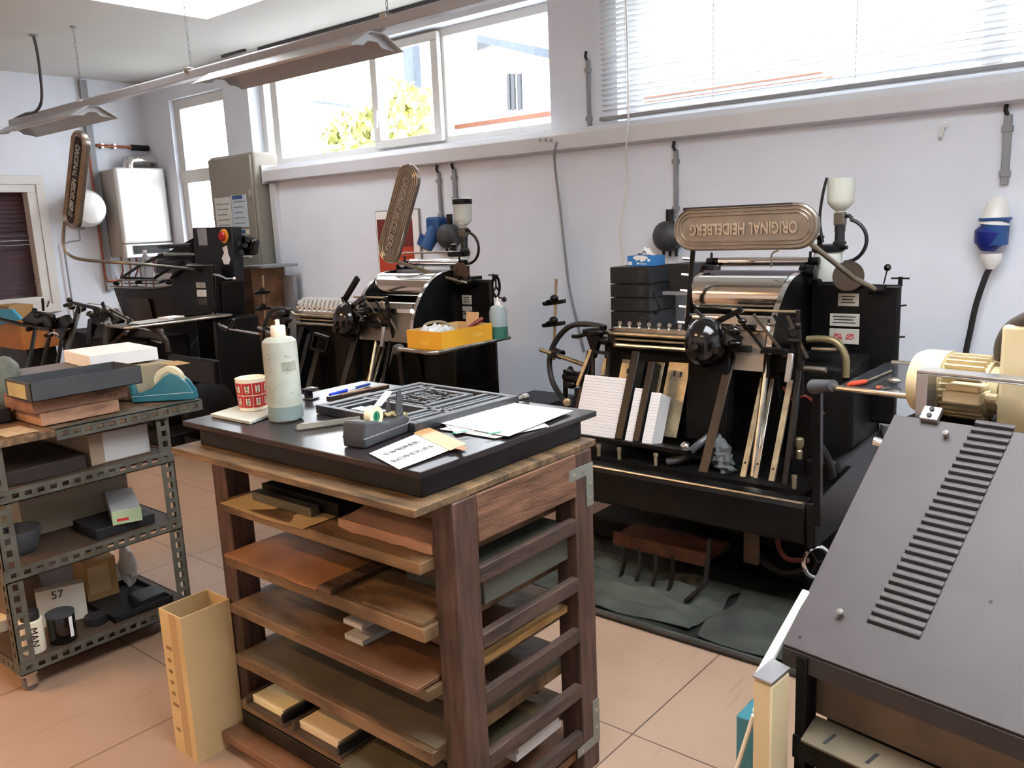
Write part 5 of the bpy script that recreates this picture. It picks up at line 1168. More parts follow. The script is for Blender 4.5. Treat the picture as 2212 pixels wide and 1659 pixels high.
    B('support_column', M().bar((-2.30, 3.1, .30), (-2.28, 3.1, .82), .016, .016), darksteel); B('support_column', M().bar((-2.14, 3.0, .50), (-2.15, 3.02, .76), .03, .03), blackiron)
    B('brass_screw', M().lathe((-2.19, 2.99, .70), [(.018, 0), (.018, .02), (.012, .024)], (.3, -1, 0), 14), brass)
    # ---- front cross beam, pins and things underneath
    OFF[0] = -.1 if p2 else 0
    bp = [(2.70, .505), (2.715, .525), (2.76, .53), (2.80, .51), (2.80, .47), (2.77, .40), (2.74, .37), (2.72, .37), (2.70, .44)]
    g = M(); g.prism([(-2.06, y, z) for y, z in bp], (1.05, 0, 0)); fb = B('front_beam', g, blackiron, bevel=.006, seg=3)
    B('worn_edge', M().cyl((-2.05, 2.712, .521), (-1.02, 2.712, .521), .005, n=8), steel, parent=fb)
    g = M(); g.prism([(-1.01, 2.70, .53), (-1.01, 2.8, .53), (-1.01, 3.1, .56), (-1.01, 3.1, .36), (-1.01, 2.72, .36)], (.03, 0, 0)); B('beam_bracket', g, blackiron, bevel=.006)
    g = M(); g.box((-2.1, 2.82, .50), (-1.05, 3.2, .525)); B('lower_shelf', g, blackmatt)
    for x in (-1.93, -1.83, -1.66, -1.10): 
        B('brass_pin', M().lathe((x, 2.84, .525), [(.008, 0), (.008, .035), (.010, .037), (.010, .048), (.006, .05)], n=12), brass)
    g = M(); g.tube(smoothpts([(-1.62, 2.86, .54), (-1.56, 2.88, .56), (-1.5, 2.9, .62), (-1.47, 2.95, .65)]), .016, 10); B('grey_elbow', g, mat('grey_casting_%d' % which, '#4a4c50', .45, .4))
    if which == 3:
        B('ball_knob', M().ell((-1.56, 2.9, .60), (.022, .022, .022), 14, 10), chrome)
        g = M(); lump(g, (-1.42, 2.92, .59), (.035, .03, .07), 3); lump(g, (-1.39, 2.9, .55), (.035, .03, .04), 5, .35); B('rag', g, mat('grey_rag', '#54585a', .9, bump=.6), label='grey rag stuffed behind the front beam')
        B('valve_ring', M().tube([(-1.0+.032*math.cos(a), 2.80+.034*math.cos(a), .285+.056*math.sin(a)) for a in [2*PI*q/28 for q in range(28)]], .008, 8, closed=True), chrome)
        g = M()
        for a in (0, 2*PI/3, 4*PI/3): g.cyl((-1.0, 2.80, .285), (-1.0+.03*math.cos(a), 2.80+.032*math.cos(a), .285+.053*math.sin(a)), .004, n=6)
        B('valve_spokes', g, darksteel)
        B('red_pipe', M().tube(smoothpts([(-1.25, 3.1, .3), (-1.22, 3.0, .24), (-1.15, 2.92, .22), (-1.06, 2.88, .25)]), .010, 10), mat('faded_red_hose', '#6e3a30', .5))
        B('black_pipe', M().tube(smoothpts([(-1.4, 3.1, .2), (-1.3, 3.0, .17), (-1.17, 2.92, .16), (-1.07, 2.9, .2)]), .014, 10), hose)
        B('toggle_shaft', M().cyl((-1.95, 3.05, .42), (-1.2, 3.05, .33), .018, n=12), darksteel)
        B('roller_tube', M().cyl((-1.85, 3.0, .32), (-1.25, 3.0, .27), .035, n=16), blackmatt)
        B('roller_end', M().box((-1.33, 2.93, .16), (-1.27, 2.95, .29)), mat('tan_wood_end', '#5a4636', .6), bevel=.003)
        g = M(); g.box((-1.85, 2.82, .18), (-1.42, 3.0, .20)); g.box((-1.85, 2.81, .16), (-1.42, 2.825, .215)); tb = B('rusty_comb_tray', g, mat('rusty_iron', '#4a2a1c', .6, .3, var=.35, scale=12))
        for k in range(4): 
            x = -1.80+k*.075; B('comb_tooth', M().tube([(x, 2.82, .18), (x+.01, 2.80, .10), (x+.0, 2.78, .03)], .009, 8), darksteel, parent=tb)
        B('small_oiler', M().lathe((-1.78, 2.84, .36), [(.012, 0), (.014, .03), (.008, .035)], n=12), creampl); B('tag', M().box((-1.9, 2.86, .345), (-1.86, 2.87, .375)), greyw)
        g = M(); g.tube([(-1.98, 2.75, .38), (-2.06, 2.72, .03)], .012, 8); B('pedal_rod', g, mat('grey_rod', '#4d4f52', .5, .5)); 
        B('lever_rod', M().tube([(-1.42, 2.83, .27), (-1.42, 2.79, .1), (-1.48, 2.74, .03)], .010, 8), darksteel)
        g = M(); g.box((-1.13, 3.0, .02), (-1.0, 3.6, .6)); g.cyl((-1.07, 3.0, .50), (-1.07, 2.9, .5), .02, n=12); B('lower_frame', g, blackiron, bevel=.02, seg=3)
        B('brass_valve', M().lathe((-1.13, 2.96, .60), [(.010, 0), (.012, .03), (.008, .035), (.016, .05), (.016, .075), (.01, .08)], n=12), brass)
        B('grey_column', M().cyl((-1.0, 3.55, .02), (-.99, 3.55, .62), .03, n=14), greyplas)
        B('ribbed_hose', M().tube(smoothpts([(-1.05, 2.95, .66), (-1.02, 2.96, .6), (-1.0, 3.0, .45), (-.99, 3.05, .3)]), .014, 10), hose)
    # ---- tray at the right
    OFF[0] = .08 if p2 else 0
    ty = [(-.93, 2.66, .95), (-.88, 2.61, .95), (-.67, 2.585, .95), (-.645, 2.61, .95), (-.645, 3.11, .95), (-.67, 3.13, .95), (-.87, 3.13, .95)]
    tr_ = B('side_tray_rim', M().tube(ty, .009, 10), steel)
    B('side_tray_mesh', M().box((-.885, 2.62, .948), (-.65, 3.12, .952)), mat('dark_tray_glass_%d' % which, '#3a3e42', .15, .2, var=.1, spec=.6), parent=tr_)
    B('tray_hinge', M().tube([(-.985, 2.69, .93), (-.90, 2.63, .952)], [.025, .019], 14), mat('taped_hinge_%d' % which, '#4c4c50', .5, var=.2))
    B('tray_post', M().bar((-.975, 2.73, .45), (-.975, 2.70, .93), .028, .028), blackiron, bevel=.003)
    # ---- levers
    OFF[0] = 0
    if which == 3:
        B('ball_lever', M().cyl((-1.0, 3.45, 1.2), (-.99, 3.45, 1.25), .003, n=8).ell((-.988, 3.45, 1.262), (.014, .014, .014), 14, 10), blackshiny)
    else:
        B('hand_wheel', M().tube([(-.93+.0, 3.45+.03*math.cos(a), 1.16+.055*math.sin(a)) for a in [2*PI*q/24 for q in range(24)]], .007, 8, closed=True), blackiron)
        g = M()
        for a in (PI/2, PI/2+2*PI/3, PI/2+4*PI/3): g.cyl((-.93, 3.45, 1.16), (-.93, 3.45+.03*math.cos(a), 1.16+.055*math.sin(a)), .005, n=6)
        B('wheel_spokes', g, blackiron)
        B('ball_lever', M().cyl((-.95, 3.43, 1.115), (-.87, 3.43, 1.10), .004, n=8).ell((-.86, 3.43, 1.095), (.014, .014, .014), 14, 10), darksteel)
    g = M(); g.bar((-.97, 3.44, 1.222), (-.905, 3.44, 1.222), .01, .006, side=(0, 1, 0)); g.cyl((-.937, 3.44, 1.19), (-.937, 3.44, 1.228), .008, n=10); B('wing_screw', g, blackiron)
    g = M()
    for z in (1.12, 1.0): g.cyl((-.925, 3.415, z), (-.905, 3.415, z+.003), .004, n=6)
    B('latch', g, darksteel)
    # ---- powder spray unit: jar, stem, bottle, hoses
    jx, jy = -1.235, 3.5
    B('ink_jar', M().lathe((jx, jy, 1.20), [(.052, 0), (.056, .01), (.056, .115), (.05, .125)], n=28), mat('milky_jar_%d' % which, '#d2d2c8', .3, var=.1, trans=.15))
    jl = B('jar_lid', M().lathe((jx, jy, 1.322), [(.062, 0), (.064, .008), (.064, .026), (.056, .03), (.001, .03)], n=28), blackiron)
    B('lid_knob', M().lathe((jx-.035, jy, 1.35), [(.01, 0), (.01, .02), (.018, .03), (.018, .036), (.005, .04)], n=14), blackiron, parent=jl)
    B('lid_screw', M().cyl((jx+.05, jy-.02, 1.335), (jx+.085, jy-.03, 1.34), .008, n=10), blackiron, parent=jl)
    sx_ = jx+.045
    B('stem', M().lathe((sx_, jy, 1.35), [(.026, 0), (.026, .012), (.020, .014), (.019, .05), (.021, .052), (.021, .078)], n=18), blackpl)
    B('fitting', M().cb((sx_, jy, 1.452), (.04, .04, .05)), mat('zinc_fitting_%d' % which, '#6b655a', .4, .7), bevel=.003)
    B('bottle', M().lathe((sx_, jy, 1.475), [(.017, 0), (.018, .008), (.036, .022), (.049, .04), (.051, .05), (.051, .125), (.049, .135)], n=28), mat('cloudy_bottle_%d' % which, '#cfd0c4', .25, var=.08, trans=.2))
    if which == 2: B('bottle_lid', M().lathe((sx_, jy, 1.603), [(.055, 0), (.055, .028), (.05, .03)], n=28), blackiron)
    B('loop_hose', M().tube(arc((sx_+.02, jy, 1.365), .085, PI*.42, -PI*.5, 18, (1, 0, 0), (0, 0, 1)), .0075, 8), hose)
    B('elbow', M().tube([(sx_+.02, jy, 1.46), (sx_+.035, jy, 1.463), (sx_+.045, jy, 1.452)], .008, 8), blackiron)
    if which == 3: B('thin_hose', M().tube(smoothpts([(sx_-.05, jy-.02, 1.615), (sx_-.065, jy-.02, 1.55), (sx_-.075, jy-.02, 1.45), (sx_-.06, jy-.02, 1.36)]), .006, 8), hose)
    B('copper_disc', M().lathe((-1.105, 3.36, 1.235), [(.058, 0), (.058, .006)], (.2, -1, .15), 32), mat('brown_disc_%d' % which, '#40352c', .5, .6, var=.1))
    g = M(); g.box((-1.3, 3.44, 1.18), (-1.16, 3.6, 1.205)); B('unit_base', g, blackiron)
    g = M()
    if which == 2: g.tube([(-1.66, 3.42, 1.31), (-1.65, 3.42, 1.335), (-1.6, 3.43, 1.345), (-1.29, 3.48, 1.345)], .006, 8)
    else: g.tube(smoothpts([(-1.32, 3.2, 1.345), (-1.345, 3.2, 1.33), (-1.355, 3.22, 1.28)]), .004, 8)
    B('guard_wire', g, steel)
    # ---- swinging guard arm with cast sign
    if which == 3:
        B('guard_arm', M().tube([(-1.0, 3.36, 1.185), (-1.06, 3.28, 1.235), (-1.155, 3.10, 1.37), (-1.17, 3.09, 1.4)], .0095, 10), mat('guard_arm_steel', '#8c8474', .35, .8))
        g = M(); g.cyl((-1.03, 3.37, 1.185), (-.97, 3.37, 1.185), .02, n=14); B('arm_pivot', g, blackiron)
        sign(t, Vector((-1.41, 3.07, 1.437)), .585, .168, (-1, 0, .0), (0, 0, -1), tape=True)
        B('guard_bar', M().bar((-1.665, 3.11, 1.02), (-1.635, 3.11, 1.36), .018, .012), blackiron, bevel=.002)
        g = M()
        for k in range(5): g.cyl((-1.675+.006*k, 3.11, 1.06+.065*k), (-1.70+.006*k, 3.10, 1.063+.065*k), .007, n=8)
        B('bar_stud', g, chrome)
    else:
        B('guard_arm', M().tube([(-1.05, 3.36, 1.185), (-1.16, 3.28, 1.225), (-1.52, 3.20, 1.335)], .0095, 10), mat('guard_arm_steel_b', '#7c766a', .35, .8))
        g = M(); g.cyl((-1.08, 3.37, 1.185), (-1.02, 3.37, 1.185), .02, n=14); B('arm_pivot', g, blackiron)
        lo_ = at(832, 566, Y=3.2); hi = at(888, 356, Y=3.2); 
        sign(t, (lo_+hi)/2, (hi-lo_).length*1.0, .165, (lo_-hi), (1, 0, .3))
        a = at(742, 652, Y=3.0); b = at(773, 600, Y=3.0); B('raised_lay_arm', MB().bar(a, b, .03, .02), blackiron, bevel=.003)
        g = MB(); g.bar(at(745, 655, Y=3.0), at(790, 690, Y=3.0), .022, .02, side=(0, 1, 0)); g.ell(at(755, 662, Y=3.0), (.04, .03, .025), 12, 8); g.bar(at(785, 695, Y=2.98), at(812, 678, Y=2.98), .016, .016, side=(0, 1, 0)); B('lay_arm_joint', g, blackiron)
        g = MB(); fr = [at(x, y, Y=2.95) for x, y in ((680, 720), (712, 730), (703, 760), (672, 752))]
        for a, b in zip(fr, fr[1:]+fr[:1]): g.bar(a, b, .014, .012, side=(0, 1, 0))
        B('window_frame_guide', g, blackiron)
    return t
press(0, 'black platen press nearest the viewer with the cast sign held horizontally', 3)
press(-2.05, 'middle black platen press with its cast sign swung upright', 2)

# ---- left press with open guard and emergency button
def press_left():
    t = thing('platen_press', 'left black press with red emergency button box and the upright sign by the round tank', 'printing press', (-6.3, 3.3, .02))
    def B(nm, mb, m, **k): return build(nm, mb, m, k.pop('parent', t), **k)
    P = lambda x, y, Y: at(x, y, Y=Y)
    B('base', MB().box((-7.2, 2.9, .02), (-5.6, 3.82, .12)), blackmatt, bevel=.01)
    # main housing: wedge shape tapering downwards
    pts = [P(243, 620, 3.6), P(300, 625, 3.6), P(480, 608, 3.6), P(482, 700, 3.6), P(330, 712, 3.6), P(268, 690, 3.6)]
    g = MB().prism(pts, (0, .2, 0)); B('ink_housing', g, blackiron, bevel=.012, seg=3)
    B('housing_lip', MB().tube([P(241, 619, 3.58), P(330, 622, 3.58), P(372, 617, 3.58)], .010, 8), steel)
    B('front_plate', MB().prism([P(272, 645, 3.58), P(318, 645, 3.58), P(335, 705, 3.58), P(300, 708, 3.58)], (0, .012, 0)), mat('dull_brown_plate', '#3a322d', .35, .6, var=.3), bevel=.002)
    B('column', MB().box((-6.9, 3.62, .12), (-5.95, 3.82, 1.0)), blackiron, bevel=.02)
    g = MB().prism([P(370, 590, 3.56), P(400, 570, 3.56), P(462, 572, 3.56), P(470, 690, 3.56), P(375, 700, 3.56)], (0, .06, 0)); B('side_frame', g, blackiron, bevel=.006)
    B('frame_rail', MB().tube([P(370, 600, 3.54), P(405, 575, 3.54), P(462, 575, 3.54), P(465, 680, 3.54)], .012, 8), blackshiny)
    # roller carriage arms
    for pl in (((262, 600), (300, 575), (350, 550)), ((335, 600), (365, 580), (395, 565)), ((262, 600), (335, 603)), ((345, 610), (400, 592), (410, 600))):
        B('carriage_arm', MB().tube([P(x, y, 3.7) for x, y in pl], .013, 8), blackiron)
    for y0, y1, x0, x1 in ((604, 606, 255, 340), (612, 612, 262, 345), (604, 600, 350, 402)):
        B('carriage_rod', MB().cyl(P(x0, y0, 3.68), P(x1, y1, 3.68), .008), steel)
    g = MB()
    for x, y in ((252, 612), (300, 609), (385, 608), (365, 610), (398, 604)): g.ell(P(x, y, 3.67), (.04, .03, .02), 12, 8)
    B('bearing_block', g, blackiron)
    # ink unit behind
    g = MB().prism([P(342, 555, 4.0), P(415, 515, 4.0), P(415, 590, 4.0), P(335, 590, 4.0)], (0, .04, 0)); B('ink_unit_cheek', g, blackiron, bevel=.004)
    for y in (530, 548, 562): B('ink_roller', MB().cyl(P(345, y+3, 3.96), P(415, y, 3.96), .02), darksteel)
    B('roller_rod', MB().cyl(P(345, 549, 3.92), P(418, 549, 3.92), .01), steel)
    # control box
    a = P(415, 492, 3.75); b = P(500, 490, 3.75); c = P(512, 700, 3.75); d = P(430, 700, 3.75)
    cb = B('control_box', MB().prism([a, b, c, d], (0, .09, 0)), mat('dark_blue_black_enamel', '#15181c', .4, var=.2), bevel=.006)
    e = P(485, 510, 3.74)
    B('yellow_ring', MB().lathe(e, [(.056, 0), (.056, .008), (.040, .014), (.036, .014)], (0, -1, 0), 28), mat('yellow_button_ring', '#d08a28', .4), parent=cb)
    B('red_button', MB().lathe(e+Vector((0, -.012, 0)), [(.036, 0), (.038, .012), (.032, .022), (.001, .025)], (0, -1, 0), 28), mat('red_mushroom_button', '#b01c20', .3), parent=cb)
    B('switch_plate', MB().prism([P(425, 494, 3.74), P(444, 493, 3.74), P(447, 530, 3.74), P(430, 530, 3.74)], (0, .008, 0)), greyplas, parent=cb)
    B('torn_sticker', MB().prism([P(480, 535, 3.745), P(490, 530, 3.745), P(492, 548, 3.745), P(497, 560, 3.745), P(494, 571, 3.745), P(484, 571, 3.745), P(479, 558, 3.745), P(484, 546, 3.745)], (0, .003, 0)), papm, parent=cb)
    g = MB()
    B('motor_cluster', MB().prism([P(503, 512, 3.85), P(520, 506, 3.85), P(545, 519, 3.85), P(541, 552, 3.85), P(508, 553, 3.85)], (0, .08, 0)), blackshiny, bevel=.02, seg=3)
    for x, y in ((515, 525), (530, 530), (522, 545), (535, 518)): B('cluster_cap', MB().cyl(P(x, y, 3.85), P(x, y, 3.80), .02, n=12), blackshiny)
    # labels
    for (x0, y0, x1, y1), m_ in (((423, 610, 443, 622), platew), ((425, 626, 445, 641), papm), ((427, 644, 447, 659), mat('dark_label', '#4a4340', .5))):
        B('label_plate', MB().prism([P(x0, y0, 3.555), P(x1, y0, 3.555), P(x1+1, y1, 3.555), P(x0+1, y1, 3.555)], (0, .003, 0)), m_)
    B('chrome_lever', MB().tube([P(462, 592, 3.52), P(475, 595, 3.5), P(490, 603, 3.5), P(506, 602, 3.5)], .009, 8), chrome)
    B('lever_knob', MB().ell(P(506, 602, 3.5), (.014, .014, .014), 10, 8), chrome)
    # guard arm and sign
    Y = 2.7
    B('guard_arm', MB().tube(smoothpts([P(455, 586, 3.6), P(420, 582, 3.55), P(300, 570, 3.0), P(190, 562, 2.78), P(152, 552, 2.72), P(138, 530, Y), P(137, 505, Y), P(140, 480, Y)], 5), .012, 10), mat('guard_arm_steel_c', '#8a857a', .35, .8))
    B('arm_bracket', MB().ell(P(430, 585, 3.56), (.06, .03, .02), 14, 8), blackiron)
    lo_ = P(150, 492, Y); hi = P(172, 284, Y); 
    sg = sign(t, (lo_+hi)/2, (hi-lo_).length, .17, (lo_-hi), Vector((1, .12, .25)), th=.035, dark=True)
    # tray (right side): outer edge in depth direction
    A = at(275, 709, Z=.9); Bq = at(500, 680, Z=.9); x0 = A.x; y0 = A.y; y1 = Bq.y
    tr_ = B('side_tray_rim', MB().tube([(x0-.42, y0+.12, .9), (x0-.36, y0+.02, .9), (x0-.03, y0, .9), (x0, y0+.03, .9), (x0, y1-.02, .9), (x0-.02, y1, .9), (x0-.3, y1, .9)], .009, 10), steel)
    B('side_tray_mesh', MB().box((x0-.38, y0+.03, .896), (x0-.01, y1-.01, .90)), mat('pale_tray_sheet', '#77736a', .35, .4), parent=tr_)
    B('brass_ruler', MB().box((x0-.2, y0+.1, .901), (x0-.17, y1-.05, .904)), brass)
    B('tray_hinge', MB().tube([(x0-.55, y0+.13, .9), (x0-.36, y0+.04, .905)], [.02, .028], 12), greyplas)
    # frame below tray
    B('lower_cover', MB().prism([P(440, 705, 3.5), P(470, 700, 3.5), P(470, 800, 3.5), P(405, 790, 3.5), P(402, 760, 3.5)], (0, .3, 0)), mat('dark_grey_cover', '#24262a', .4, var=.15), bevel=.01)
    B('right_column', MB().box((-5.98, 3.4, .12), (-5.72, 3.8, .88)), blackiron, bevel=.02)
    B('steel_rail', MB().bar(P(300, 730, 3.0), P(350, 740, 3.0), .012, .012, side=(0, 1, 0)), steel)
    B('steel_bar', MB().tube([P(372, 768, 2.95), P(395, 772, 2.95), P(430, 776, 2.95)], .014, 8), steel)
    B('front_beam', MB().bar(P(372, 790, 2.9), P(470, 805, 2.9), .16, .05, side=(0, 0, 1)), blackiron, bevel=.01)
    B('arch_guard', MB().tube(smoothpts([P(240, 745, 2.95), P(290, 705, 2.95), P(335, 712, 2.95), P(358, 735, 2.95), P(364, 760, 2.95)]), .018, 8), mat('brown_guard', '#3c342f', .4, .4))
    B('guard_plate', MB().prism([P(232, 722, 3.0), P(290, 708, 3.0), P(345, 722, 3.0), P(355, 740, 3.0), P(300, 735, 3.0), P(262, 742, 3.0)], (0, .02, 0)), mat('brown_guard_plate', '#4a4039', .35, .5, var=.2))
    # feed side: black rails and head leaning
    for (xa, ya, xb, yb), w, m_ in (((60, 800, 78, 700), .035, blackiron), ((75, 860, 108, 720), .04, mat('dull_rail_b', '#2c2926', .5, .4)), ((122, 800, 138, 705), .03, darksteel), ((145, 760, 172, 660), .055, mat('grey_rail', '#55534e', .35, .7)), ((190, 745, 195, 690), .03, blackiron), ((160, 800, 205, 700), .06, blackiron), ((225, 790, 232, 690), .05, mat('brown_rail', '#4b453c', .4, .5))):
        B('feed_rail', MB().bar(P(xa, ya, 2.62), P(xb, yb, 2.8), w, .02), m_, bevel=.002)
    B('feed_tube', MB().tube([P(-30, 686, 2.6), P(0, 690, 2.6), P(60, 704, 2.6), P(110, 713, 2.6)], .016, 10), darksteel)
    g = MB(); g.prism([P(45, 690, 2.62), P(66, 672, 2.62), P(105, 680, 2.62), P(112, 712, 2.62), P(60, 712, 2.62)], (0, .05, 0)); g.prism([P(118, 690, 2.66), P(140, 680, 2.66), P(150, 700, 2.66), P(135, 735, 2.66), P(118, 728, 2.66)], (0, .04, 0)); B('feed_head', g, blackiron, bevel=.008)
    random.seed(14)
    for k in range(26):
        x = random.uniform(60, 290); y = 655+random.uniform(0, 75)+max(0, (x-150)*.05); q = P(x, y, random.uniform(2.55, 2.9)); L_ = random.uniform(.04, .13); a_ = random.uniform(0, PI)
        if k % 3 == 0: B('linkage_rod', MB().tube([q, q+Vector((math.cos(a_)*L_, random.uniform(-.05, .05), math.sin(a_)*L_))], random.uniform(.006, .012), 8), steel if k % 6 == 0 else darksteel)
        elif k % 3 == 1: B('linkage_plate', MB().bar(q, q+Vector((math.cos(a_)*L_, 0, math.sin(a_)*L_)), random.uniform(.02, .04), .012, side=(0, 0, 1)), blackiron, bevel=.002)
        else: B('bolt_head', MB().cyl(q, q+Vector((.02, -.03, 0)), random.uniform(.012, .022), n=10), darksteel)
    for x, y, r in ((78, 683, .025), (108, 686, .03), (80, 700, .022), (155, 663, .03), (150, 648, .025), (195, 678, .03), (228, 672, .025), (100, 725, .02), (148, 712, .02)):
        B('feed_knob', MB().ell(P(x, y, 2.6), (r, r*.8, r*.7), 12, 8), blackshiny if int(x) % 2 else darksteel)
    B('sucker_arm', MB().tube([P(140, 660, 2.7), P(160, 655, 2.7), P(200, 664, 2.7), P(232, 672, 2.7)], .014, 8), blackiron)
    for off in (0, 9): B('long_blade', MB().bar(P(190, 655+off, 2.9), P(228, 660+off, 2.9), .012, .004, side=(0, 1, 0)), brass); B('long_blade', MB().bar(P(228, 660+off, 2.9), P(287, 692+off*.8, 2.9), .012, .004, side=(0, 1, 0)), brass)
    g = MB(); g.prism([P(190, 672, 2.9), P(230, 668, 2.9), P(245, 690, 2.9), P(240, 735, 2.9), P(195, 735, 2.9)], (0, .1, 0)); B('gripper_head', g, blackiron, bevel=.02)
    B('hook_steel', MB().tube(smoothpts([P(105, 722, 2.6), P(115, 718, 2.6), P(126, 722, 2.6), P(120, 730, 2.6)]), .008, 8), chrome)
    B('front_body', MB().box((-7.3, 2.95, .12), (-5.9, 3.3, .78)), blackmatt, bevel=.02)
    B('side_rods', MB().tube([P(480, 704, 3.0), P(500, 712, 3.0), P(560, 722, 3.0)], .009, 8), chrome)
    B('curved_lever', MB().tube(smoothpts([P(472, 700, 3.0), P(485, 712, 3.0), P(498, 706, 3.0), P(505, 690, 3.0)]), .01, 8), darksteel)
    B('lower_motor', MB().ell((-5.4, 3.1, .30), (.12, .2, .2), 20, 12), blackmatt)
    B('motor_foot', MB().box((-5.5, 2.95, .02), (-5.3, 3.25, .12)), blackmatt)
    return t
press_left()

# ---- separate things standing on or beside the presses
def on_tray():
    # plastic bottle on the left press carriage
    c = at(320, 606, Y=3.8); b = thing('clear_bottle', 'clear plastic bottle standing on the left press below the boiler', 'bottle', c)
    clr = mat('clear_plastic', '#e8eaec', .1, var=0, trans=.85, ior=1.2)
    build('body', MB().lathe(c, [(.055, 0), (.06, .01), (.06, .12), (.055, .15), (.035, .20), (.016, .23), (.016, .25)], n=24), clr, b)
    build('cap', MB().lathe(c+Vector((0, 0, .25)), [(.018, 0), (.018, .02)], n=16), whitepl, b)
    z = .904
    A = at(275, 709, Z=.9); x0, y0 = A.x, A.y
    obox('paper_slips', x0-.30, x0-.10, y0+.12, y0+.40, z+.001, .006, greyw, 'paper', 'flat grey white slips lying on the left press tray', rz=.1)
    obox('white_slip', x0-.26, x0-.14, y0+.36, y0+.50, z+.008, .012, papm, 'paper', 'white folded slip on top of the flat slips on the left press tray', rz=.1)
    obox('tool_strip', x0-.28, x0-.2, y1_-.25, y1_-.05, z, .02, blackiron, 'tool', 'dark clamp at the far end of the left press tray')
    # yellow carton with contents on the middle press tray
    zt = .9525
    X0, X1, Y0, Y1 = -2.835, -2.615, 2.645, 2.985
    yc = thing('yellow_carton', 'open yellow carton on the tray of the middle press', 'box', ((X0+X1)/2, 2.8, zt))
    g = MB(); h = .082
    g.box((X0, Y0, zt), (X1, Y1, zt+.003)); g.box((X0, Y0, zt+.003), (X1, Y0+.003, zt+h)); g.box((X0, Y1-.003, zt+.003), (X1, Y1, zt+h)); g.box((X0, Y0+.003, zt+.003), (X0+.003, Y1-.003, zt+h)); g.box((X1-.003, Y0+.003, zt+.003), (X1, Y1-.003, zt+h))
    build('box_body', g, yellow, yc)
    g = MB()
    g.box((X0+.004, Y0+.004, zt+.004), (X1-.004, Y0+.006, zt+h-.001)); g.box((X0+.004, Y1-.006, zt+.004), (X1-.004, Y1-.004, zt+h-.001)); g.box((X0+.004, Y0+.006, zt+.004), (X0+.006, Y1-.006, zt+h-.001)); g.box((X1-.006, Y0+.006, zt+.004), (X1-.004, Y1-.006, zt+h-.001))
    build('lining', g, cardl, yc)
    pal = mat('pale_yellow_print', '#ecc25c', .5)
    text('lettering', 'dispa', .028, .0003, pal, yc, frame(((X0+X1)/2, Y0-.0006, zt+.03), (1, 0, 0), (0, 0, 1)))
    text('lettering', 'dispa', .034, .0003, pal, yc, frame((X1+.0006, Y0+.24, zt+.045), (0, 1, 0), (0, 0, 1)))
    item('plastic_bag', crumple(-2.80, 2.67, -2.68, 2.80, zt+.055, .035, 12, amp=.012), mat('clear_bag_plastic', '#cfd2d4', .15, var=.1, bump=.5), 'bag', 'crumpled clear plastic bag in the yellow carton')
    item('card_offcut', MB().bar((-2.70, 2.93, zt+.02), (-2.70, 2.95, zt+.135), .075, .004), mat('tan_offcut', '#c39c74', .7), 'cardboard', 'upright tan card piece at the back of the yellow carton')
    sd = thing('red_screwdriver', 'red handled screwdriver sticking out of the yellow carton', 'screwdriver', (-2.65, 2.9, zt+.01))
    build('handle', MB().tube([(-2.665, 2.87, zt+.07), (-2.64, 2.91, zt+.095), (-2.625, 2.935, zt+.11)], [.007, .012, .010], 12), mat('dark_red_handle', '#6e1f1c', .35), sd)
    build('shank', MB().tube([(-2.71, 2.80, zt+.012), (-2.665, 2.87, zt+.07)], .003, 8), steel, sd)
    item('curved_handle', MB().tube(smoothpts([(-2.80, 2.70, zt+.06), (-2.82, 2.76, zt+.095), (-2.78, 2.82, zt+.10), (-2.74, 2.85, zt+.07)]), .007, 8), mat('beige_handle', '#8f8468', .5), 'handle', 'beige curved handle poking out of the yellow carton')
    c = Vector((-2.625, 3.045, zt)); b = thing('green_liquid_bottle', 'squeeze bottle with green liquid behind the yellow carton', 'bottle', c)
    build('body', MB().lathe(c, [(.041, 0), (.043, .01), (.043, .125), (.036, .15), (.018, .16)], n=24), mat('pale_blue_translucent', '#a8b6b8', .3, var=.05, trans=.25), b)
    build('liquid', MB().lathe(c, [(.0425, .002), (.0438, .01), (.0438, .06), (.001, .06)], n=24), mat('green_liquid', '#3a6a58', .3), b)
    build('nozzle', MB().lathe(c+Vector((0, 0, .158)), [(.014, 0), (.014, .016), (.007, .018), (.003, .04)], n=16), whitepl, b)
    # right press tray
    zt = .9525
    sd = thing('orange_screwdriver', 'screwdriver with orange handle on the tray of the nearest press', 'screwdriver', (-.8, 2.8, zt))
    a = at(1832, 831, Z=zt+.01); b = at(1870, 824, Z=zt+.01); c = at(1925, 801, Z=zt+.006)
    build('handle', MB().tube([a, a.lerp(b, .3), b], [.005, .009, .007], 12), mat('orange_red_handle', '#d4472a', .35), sd); build('shank', MB().tube([b, c], .0035, 8), brass, sd)
    a = at(1932, 822, Z=zt+.014); item('steel_part', MB().ell(a, (.022, .012, .010), 16, 10), steel, 'part', 'oval steel part beside the orange screwdriver')
    a = at(1900, 836, Z=zt+.004); item('orange_scrap', MB().cb(a, (.02, .012, .006), RZ(.4)), mat('orange_scrap_m', '#c4674c', .6), 'scrap', 'small orange scrap on the tray of the nearest press')
    a = at(1912, 838, Z=zt+.004); item('steel_quad', MB().cb(a, (.03, .01, .006), RZ(.9)), steel, 'part', 'tiny steel strip next to the orange scrap')
    # paper stacks on feed table
    ldv = Vector((0, .1, .23)).normalized(); nrm = Vector((0, -ldv.z, ldv.y))
